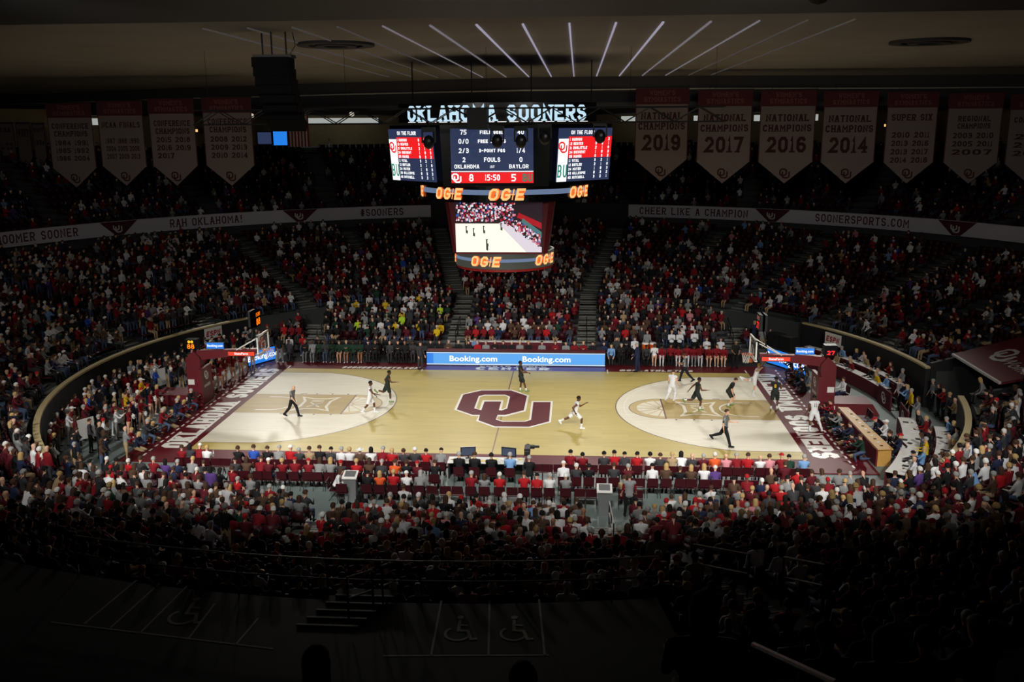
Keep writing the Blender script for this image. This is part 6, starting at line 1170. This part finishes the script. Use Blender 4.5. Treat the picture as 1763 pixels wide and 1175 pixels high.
def joined(name, VV, TT, MM, mats, label, cat):
    V = np.concatenate(VV); T_ = np.concatenate(TT); M = np.concatenate(MM); me = bpy.data.meshes.new(name)
    me.vertices.add(len(V)); me.vertices.foreach_set('co', V.astype(np.float32).ravel()); me.loops.add(T_.size); me.loops.foreach_set('vertex_index', T_.astype(np.int32).ravel())
    me.polygons.add(len(T_)); w = T_.shape[1]; me.polygons.foreach_set('loop_start', np.arange(len(T_), dtype=np.int32)*w)
    me.polygons.foreach_set('material_index', M.astype(np.int32))
    for m in mats: me.materials.append(m)
    me.update(calc_edges=True); me.validate(); o = link(name, me); return tag(o, label, cat, kind='stuff')
TAKEN = [(o.location.x, o.location.y) for o in COL.objects if o.parent is None and o.name.startswith('person') and o.location.x < -15]
VV, TT, MM, off = [], [], [], 0
def add_low(pi_, x, y, z, f, sc, c, sk, tr_, h):
    global off
    v, t, m, hs = LOW[pi_]; cs, sn = cos(f), sin(f); Rm = np.array(((cs, sn, 0), (-sn, cs, 0), (0, 0, 1)))
    lut = np.array((PI[c], PI[sk], PI[tr_], PI['cloth_black'])); VV.append((v*sc)@Rm+np.array((x, y, z))); TT.append(t+off); MM.append(lut[m]); off += len(v)
    if h: hv, ht = hs['long' if h[0] == 'long' else 'short']; VV.append((hv*sc)@Rm+np.array((x, y, z))); TT.append(ht+off); MM.append(np.full(len(ht), PI[h[1]])); off += len(hv)
for i, p in enumerate(PEOPLE):
    if i in INDIV: continue
    x, y, z, f, zone, k, _, _, aa, c, h, tr_, sk, st = p; add_low(5+R_.randrange(3) if st else R_.randrange(5), x, y, z+.02, f+R_.uniform(-.25, .25), R_.uniform(.93, 1.05), c, sk, tr_, h)
for i in range(260):        # dense standing crowd along the left barrier
    a = rad(R_.uniform(146, 214)); R = R_.choice((22.0, 21.1, 20.0, 19.0))+R_.uniform(-.15, .15); x, y = R*cos(a), R*sin(a)
    if x > -17.9 and abs(y) < 9.5 or (abs(y) < 1.1 and x > -20): continue
    if any(hypot(x-o[0], y-o[1]) < .42 for o in TAKEN): continue
    TAKEN.append((x, y)); add_low(5+R_.randrange(3), x, y, -.03, atan2(-y, -x)-pi/2+R_.uniform(-.5, .5), R_.uniform(.93, 1.04), cols('bowl', 0, 0, 0), Lt, R_.choice(['cloth_black', 'denim', 'cloth_tan']), R_.choice(HAIRS))
UP = []
for k in range(UN):
    R = UR0+k*UDR+.45; n = int(2*pi*R/.6)
    for i in range(n):
        aa = (360*i/n+180) % 360-180; x, y = R*cos(rad(aa)), R*sin(rad(aa)); z = UZ0+k*UDZ
        if y < 0 or not in_view((x, y, z), 60) or any(abs(rad(aa-q))*R < .8 for q in (15, 32, 49, 63, 78, 90, 103, 117, 132, 150, 165)): continue
        UP.append((x, y, z, atan2(-y, -x)-pi/2))
        if R_.random() < .36: add_low(R_.randrange(5), x, y, z+.02, UP[-1][3], 1.0, cols('bowl', x, y, k), Lt, 'denim', R_.choice(HAIRS))
joined('spectator_crowd', VV, TT, MM, [MATS[k] for k in PAL], 'the thousands of other spectators filling the arena bowl', 'crowd')
sv = np.array([v.co[:] for v in seat_me.vertices]); sf = np.array([p.vertices[:] for p in seat_me.polygons]); VV, TT, MM, off = [], [], [], 0
indiv_xy = {(PEOPLE[i][0], PEOPLE[i][1]) for i in INDIV}
for x, y, z, f in [(s[0], s[1], s[2], s[3]) for s in SEATS if (s[0], s[1]) not in indiv_xy]+UP:
    cs, sn = cos(f), sin(f); VV.append(sv@np.array(((cs, sn, 0), (-sn, cs, 0), (0, 0, 1)))+np.array((x, y, z))); TT.append(sf+off); MM.append(np.zeros(len(sf), int)); off += len(sv)
joined('stadium_seating', VV, TT, MM, [m_seat], 'rows of maroon stadium seats filling the bowl', 'seats')

# ------------------------------------------------------------------ near platform: wheelchair bays, steps and handrails
m_faint = mat('worn_white_paint', (186, 186, 180), .8); pl = tag(empty('platform_marking', (0, 0, PLZ)), 'worn white wheelchair bay markings painted on the dark near platform', 'marking')
def pa(px, py): w = at(px, py, 'z', PLZ); return (w[0], w[1])
def pline(name, pts, t=.045): 
    q = stroke([pa(*p) for p in pts], False, t); mb = MB()
    for z in q: mb.poly([(p[0], p[1], .006) for p in z])
    return mb.build(name, m_faint, pl)
for pts in ([(760, 1035), (742, 1130)], [(843, 1035), (841, 1130)], [(928, 1033), (938, 1130)], [(660, 1130), (945, 1129)], [(275, 1005), (190, 1082)], [(322, 1010), (240, 1092)], [(370, 1040), (325, 1100)], [(88, 1072), (470, 1118)], [(235, 1000), (145, 1075)], [(445, 1065), (405, 1112)]): pline('bay_line', pts)
def wheelchair(px, py, sc):
    o = np.array(pa(px, py)); mb = MB(); qs = stroke([(.26*cos(t), .26*sin(t)) for t in np.linspace(2.3, 6.0, 14)], False, .06)+stroke([(-.02, .55), (0, .12), (.2, .12), (.3, -.2), (.42, -.18)], False, .07)+stroke([(0, .35), (.18, .33)], False, .06)
    qs += [[np.array((-.02+.075*cos(t), .66+.075*sin(t))) for t in np.linspace(0, 2*pi, 11)[:-1]]]
    for i, z in enumerate(qs): mb.poly([(o[0]+p[0]*sc, o[1]+p[1]*sc, .008+.0005*(i % 5)) for p in z])
    mb.build('wheelchair_symbol', m_faint, pl)
wheelchair(788, 1092, .95); wheelchair(884, 1092, .95); wheelchair(316, 1063, 1.1)
def handrail(name, pts3, posts, lab, r=.022, drop=1.0):
    h = tag(empty(name, tuple(pts3[0])), lab, 'handrail', 'near stand handrails'); o = np.array(pts3[0])
    MB().tube([np.array(p)-o for p in pts3], r, 8).build('top_bar', m_pipe, h); MB().tube([np.array(p)-o-np.array((0, 0, .45)) for p in pts3], r, 8).build('mid_bar', m_pipe, h)
    for t in posts:
        k = t*(len(pts3)-1); i = min(int(k), len(pts3)-2); p = np.array(pts3[i])*(1-(k-i))+np.array(pts3[i+1])*(k-i)-o; MB().tube([p, p-np.array((0, 0, drop))], r, 8).build('post', m_dark, h)
fr = tag(empty('platform_railing', (0, 0, PLZ)), 'thin dark guard rail along the front of the near platform', 'railing'); aa = np.linspace(PL0+8.5, PL1, 14)
for zz in (.55, 1.0): MB().tube([(30.85*cos(rad(a)), 30.85*sin(rad(a)), zz) for a in aa], .018, 6).build('bar', m_pipe if zz > .9 else m_dark, fr)
for a in aa[::2]: MB().tube([(30.85*cos(rad(a)), 30.85*sin(rad(a)), 0), (30.85*cos(rad(a)), 30.85*sin(rad(a)), 1.0)], .018, 6).build('post', m_dark, fr)
stp = struct(empty('platform_steps', (0, 0, 0)), 'short dark flight of steps beside the wheelchair bays')
for i in range(5):
    w0 = pa(575-16*i+60, 1034+10*i); MB().box(-.62, .62, -.16, .16, -.12, 0).box(-.62, .62, -.16, -.11, 0, .008, 1).build('step', [m_tier, m_faint], stp).location = (w0[0]-.05, w0[1], PLZ+.035*(5-i))
a_, b2 = at(597, 995, 'z', 6.1), at(640, 982, 'z', 6.0); handrail('handrail', [a_, b2], (0, 1), 'lower left pale handrail beside the platform steps', drop=1.0)
a_, b2 = at(657, 975, 'z', 6.0), at(687, 964, 'z', 5.9); handrail('handrail', [a_, b2], (0, 1), 'upper left pale handrail beside the platform steps', drop=1.0)
a_, b2 = at(1195, 938, 'z', 5.6), at(1290, 955, 'z', 5.9); handrail('handrail', [a_, b2], (0, 1), 'left pale handrail on the right near aisle', drop=1.0)
a_, b2 = at(1350, 960, 'z', 6.0), at(1420, 973, 'z', 6.3); handrail('handrail', [a_, b2], (0, 1), 'right pale handrail on the right near aisle', drop=1.1)
a_, b2 = at(1298, 1112, 'z', 10.4), at(1440, 1178, 'z', 10.9); handrail('handrail', [a_, b2], (0, 1), 'thick pale handrail in the lower right foreground', r=.03, drop=1.0)
a_, b2 = at(100, 916, 'z', 4.6), at(178, 914, 'z', 4.6); handrail('handrail', [a_, b2, at(200, 930, 'z', 4.4)], (0, .5, 1), 'short rail in the dark left stand')
x, y = 5.15, -15.4; handrail('handrail', [(x, y, 1.0), (x, -17.4, 1.45), (x, -19.4, 1.9)], (0, .5, 1), 'dark handrail of the near right aisle', drop=.9)
# dark foreground spectators in the near upper stand
FG = [('sit0', (1525, 1110), 'cloth_maroon', BR), ('sit1', (1590, 1085), 'cloth_grey', GR), ('sit2', (1690, 1085), 'cloth_black', WH), ('sit0', (1640, 1150), 'cloth_crimson', BR), ('sit3', (1740, 1130), 'cloth_charcoal', GR), ('sit0', (1455, 1060), 'cloth_red', SB), ('sit4', (1560, 1150), 'cloth_grey', LB), ('sit1', (1480, 1160), 'cloth_navy', BR), ('sit2', (1740, 1010), 'cloth_grey', GR)]
for i, (ky, (px, py), c, h) in enumerate(FG):
    for k in range(NUN):
        R = NUR+k*NUDR+.4; z = NUZ+k*NUDZ; w = at(px, py, 'z', z+1.25)
        if hypot(w[0], w[1]) < R+.42: break
    a = atan2(w[1], w[0]); person(ky, (R*cos(a), R*sin(a), z), a+pi/2, c, 'cloth_black', h, 'shadowed spectator in %s top with %s, %s in the lower right foreground' % (COLN[c], HAIRN[h], ordn(i)), 'foreground spectators', 'skin_light')
    r = tag(empty('stadium_seat', (R*cos(a), R*sin(a), z), a+pi/2), 'maroon stadium seat in the dark lower right foreground, %s one' % ordn(i), 'seat', 'foreground seats'); link('seat_pan', seat_pan, r); link('backrest', seat_bk, r); link('post', seat_ft, r)
for (px, py, zt), c, h, lab in (((1215, 1030, 11.9), 'cloth_maroon', ('long', 'hair_brown'), 'large dark hooded figure in the foreground right of centre'), ((540, 1125, 11.4), 'cloth_black', LB, 'dark silhouetted long-haired head at the bottom left of centre'), ((900, 1152, 11.2), 'cloth_black', BK, 'dark rounded head at the bottom centre')):
    w = at(px, py, 'z', zt); person('sit0', (w[0], w[1], zt-1.36), E_(90), c, 'cloth_black', h, lab, 'foreground spectators', s=1.0)
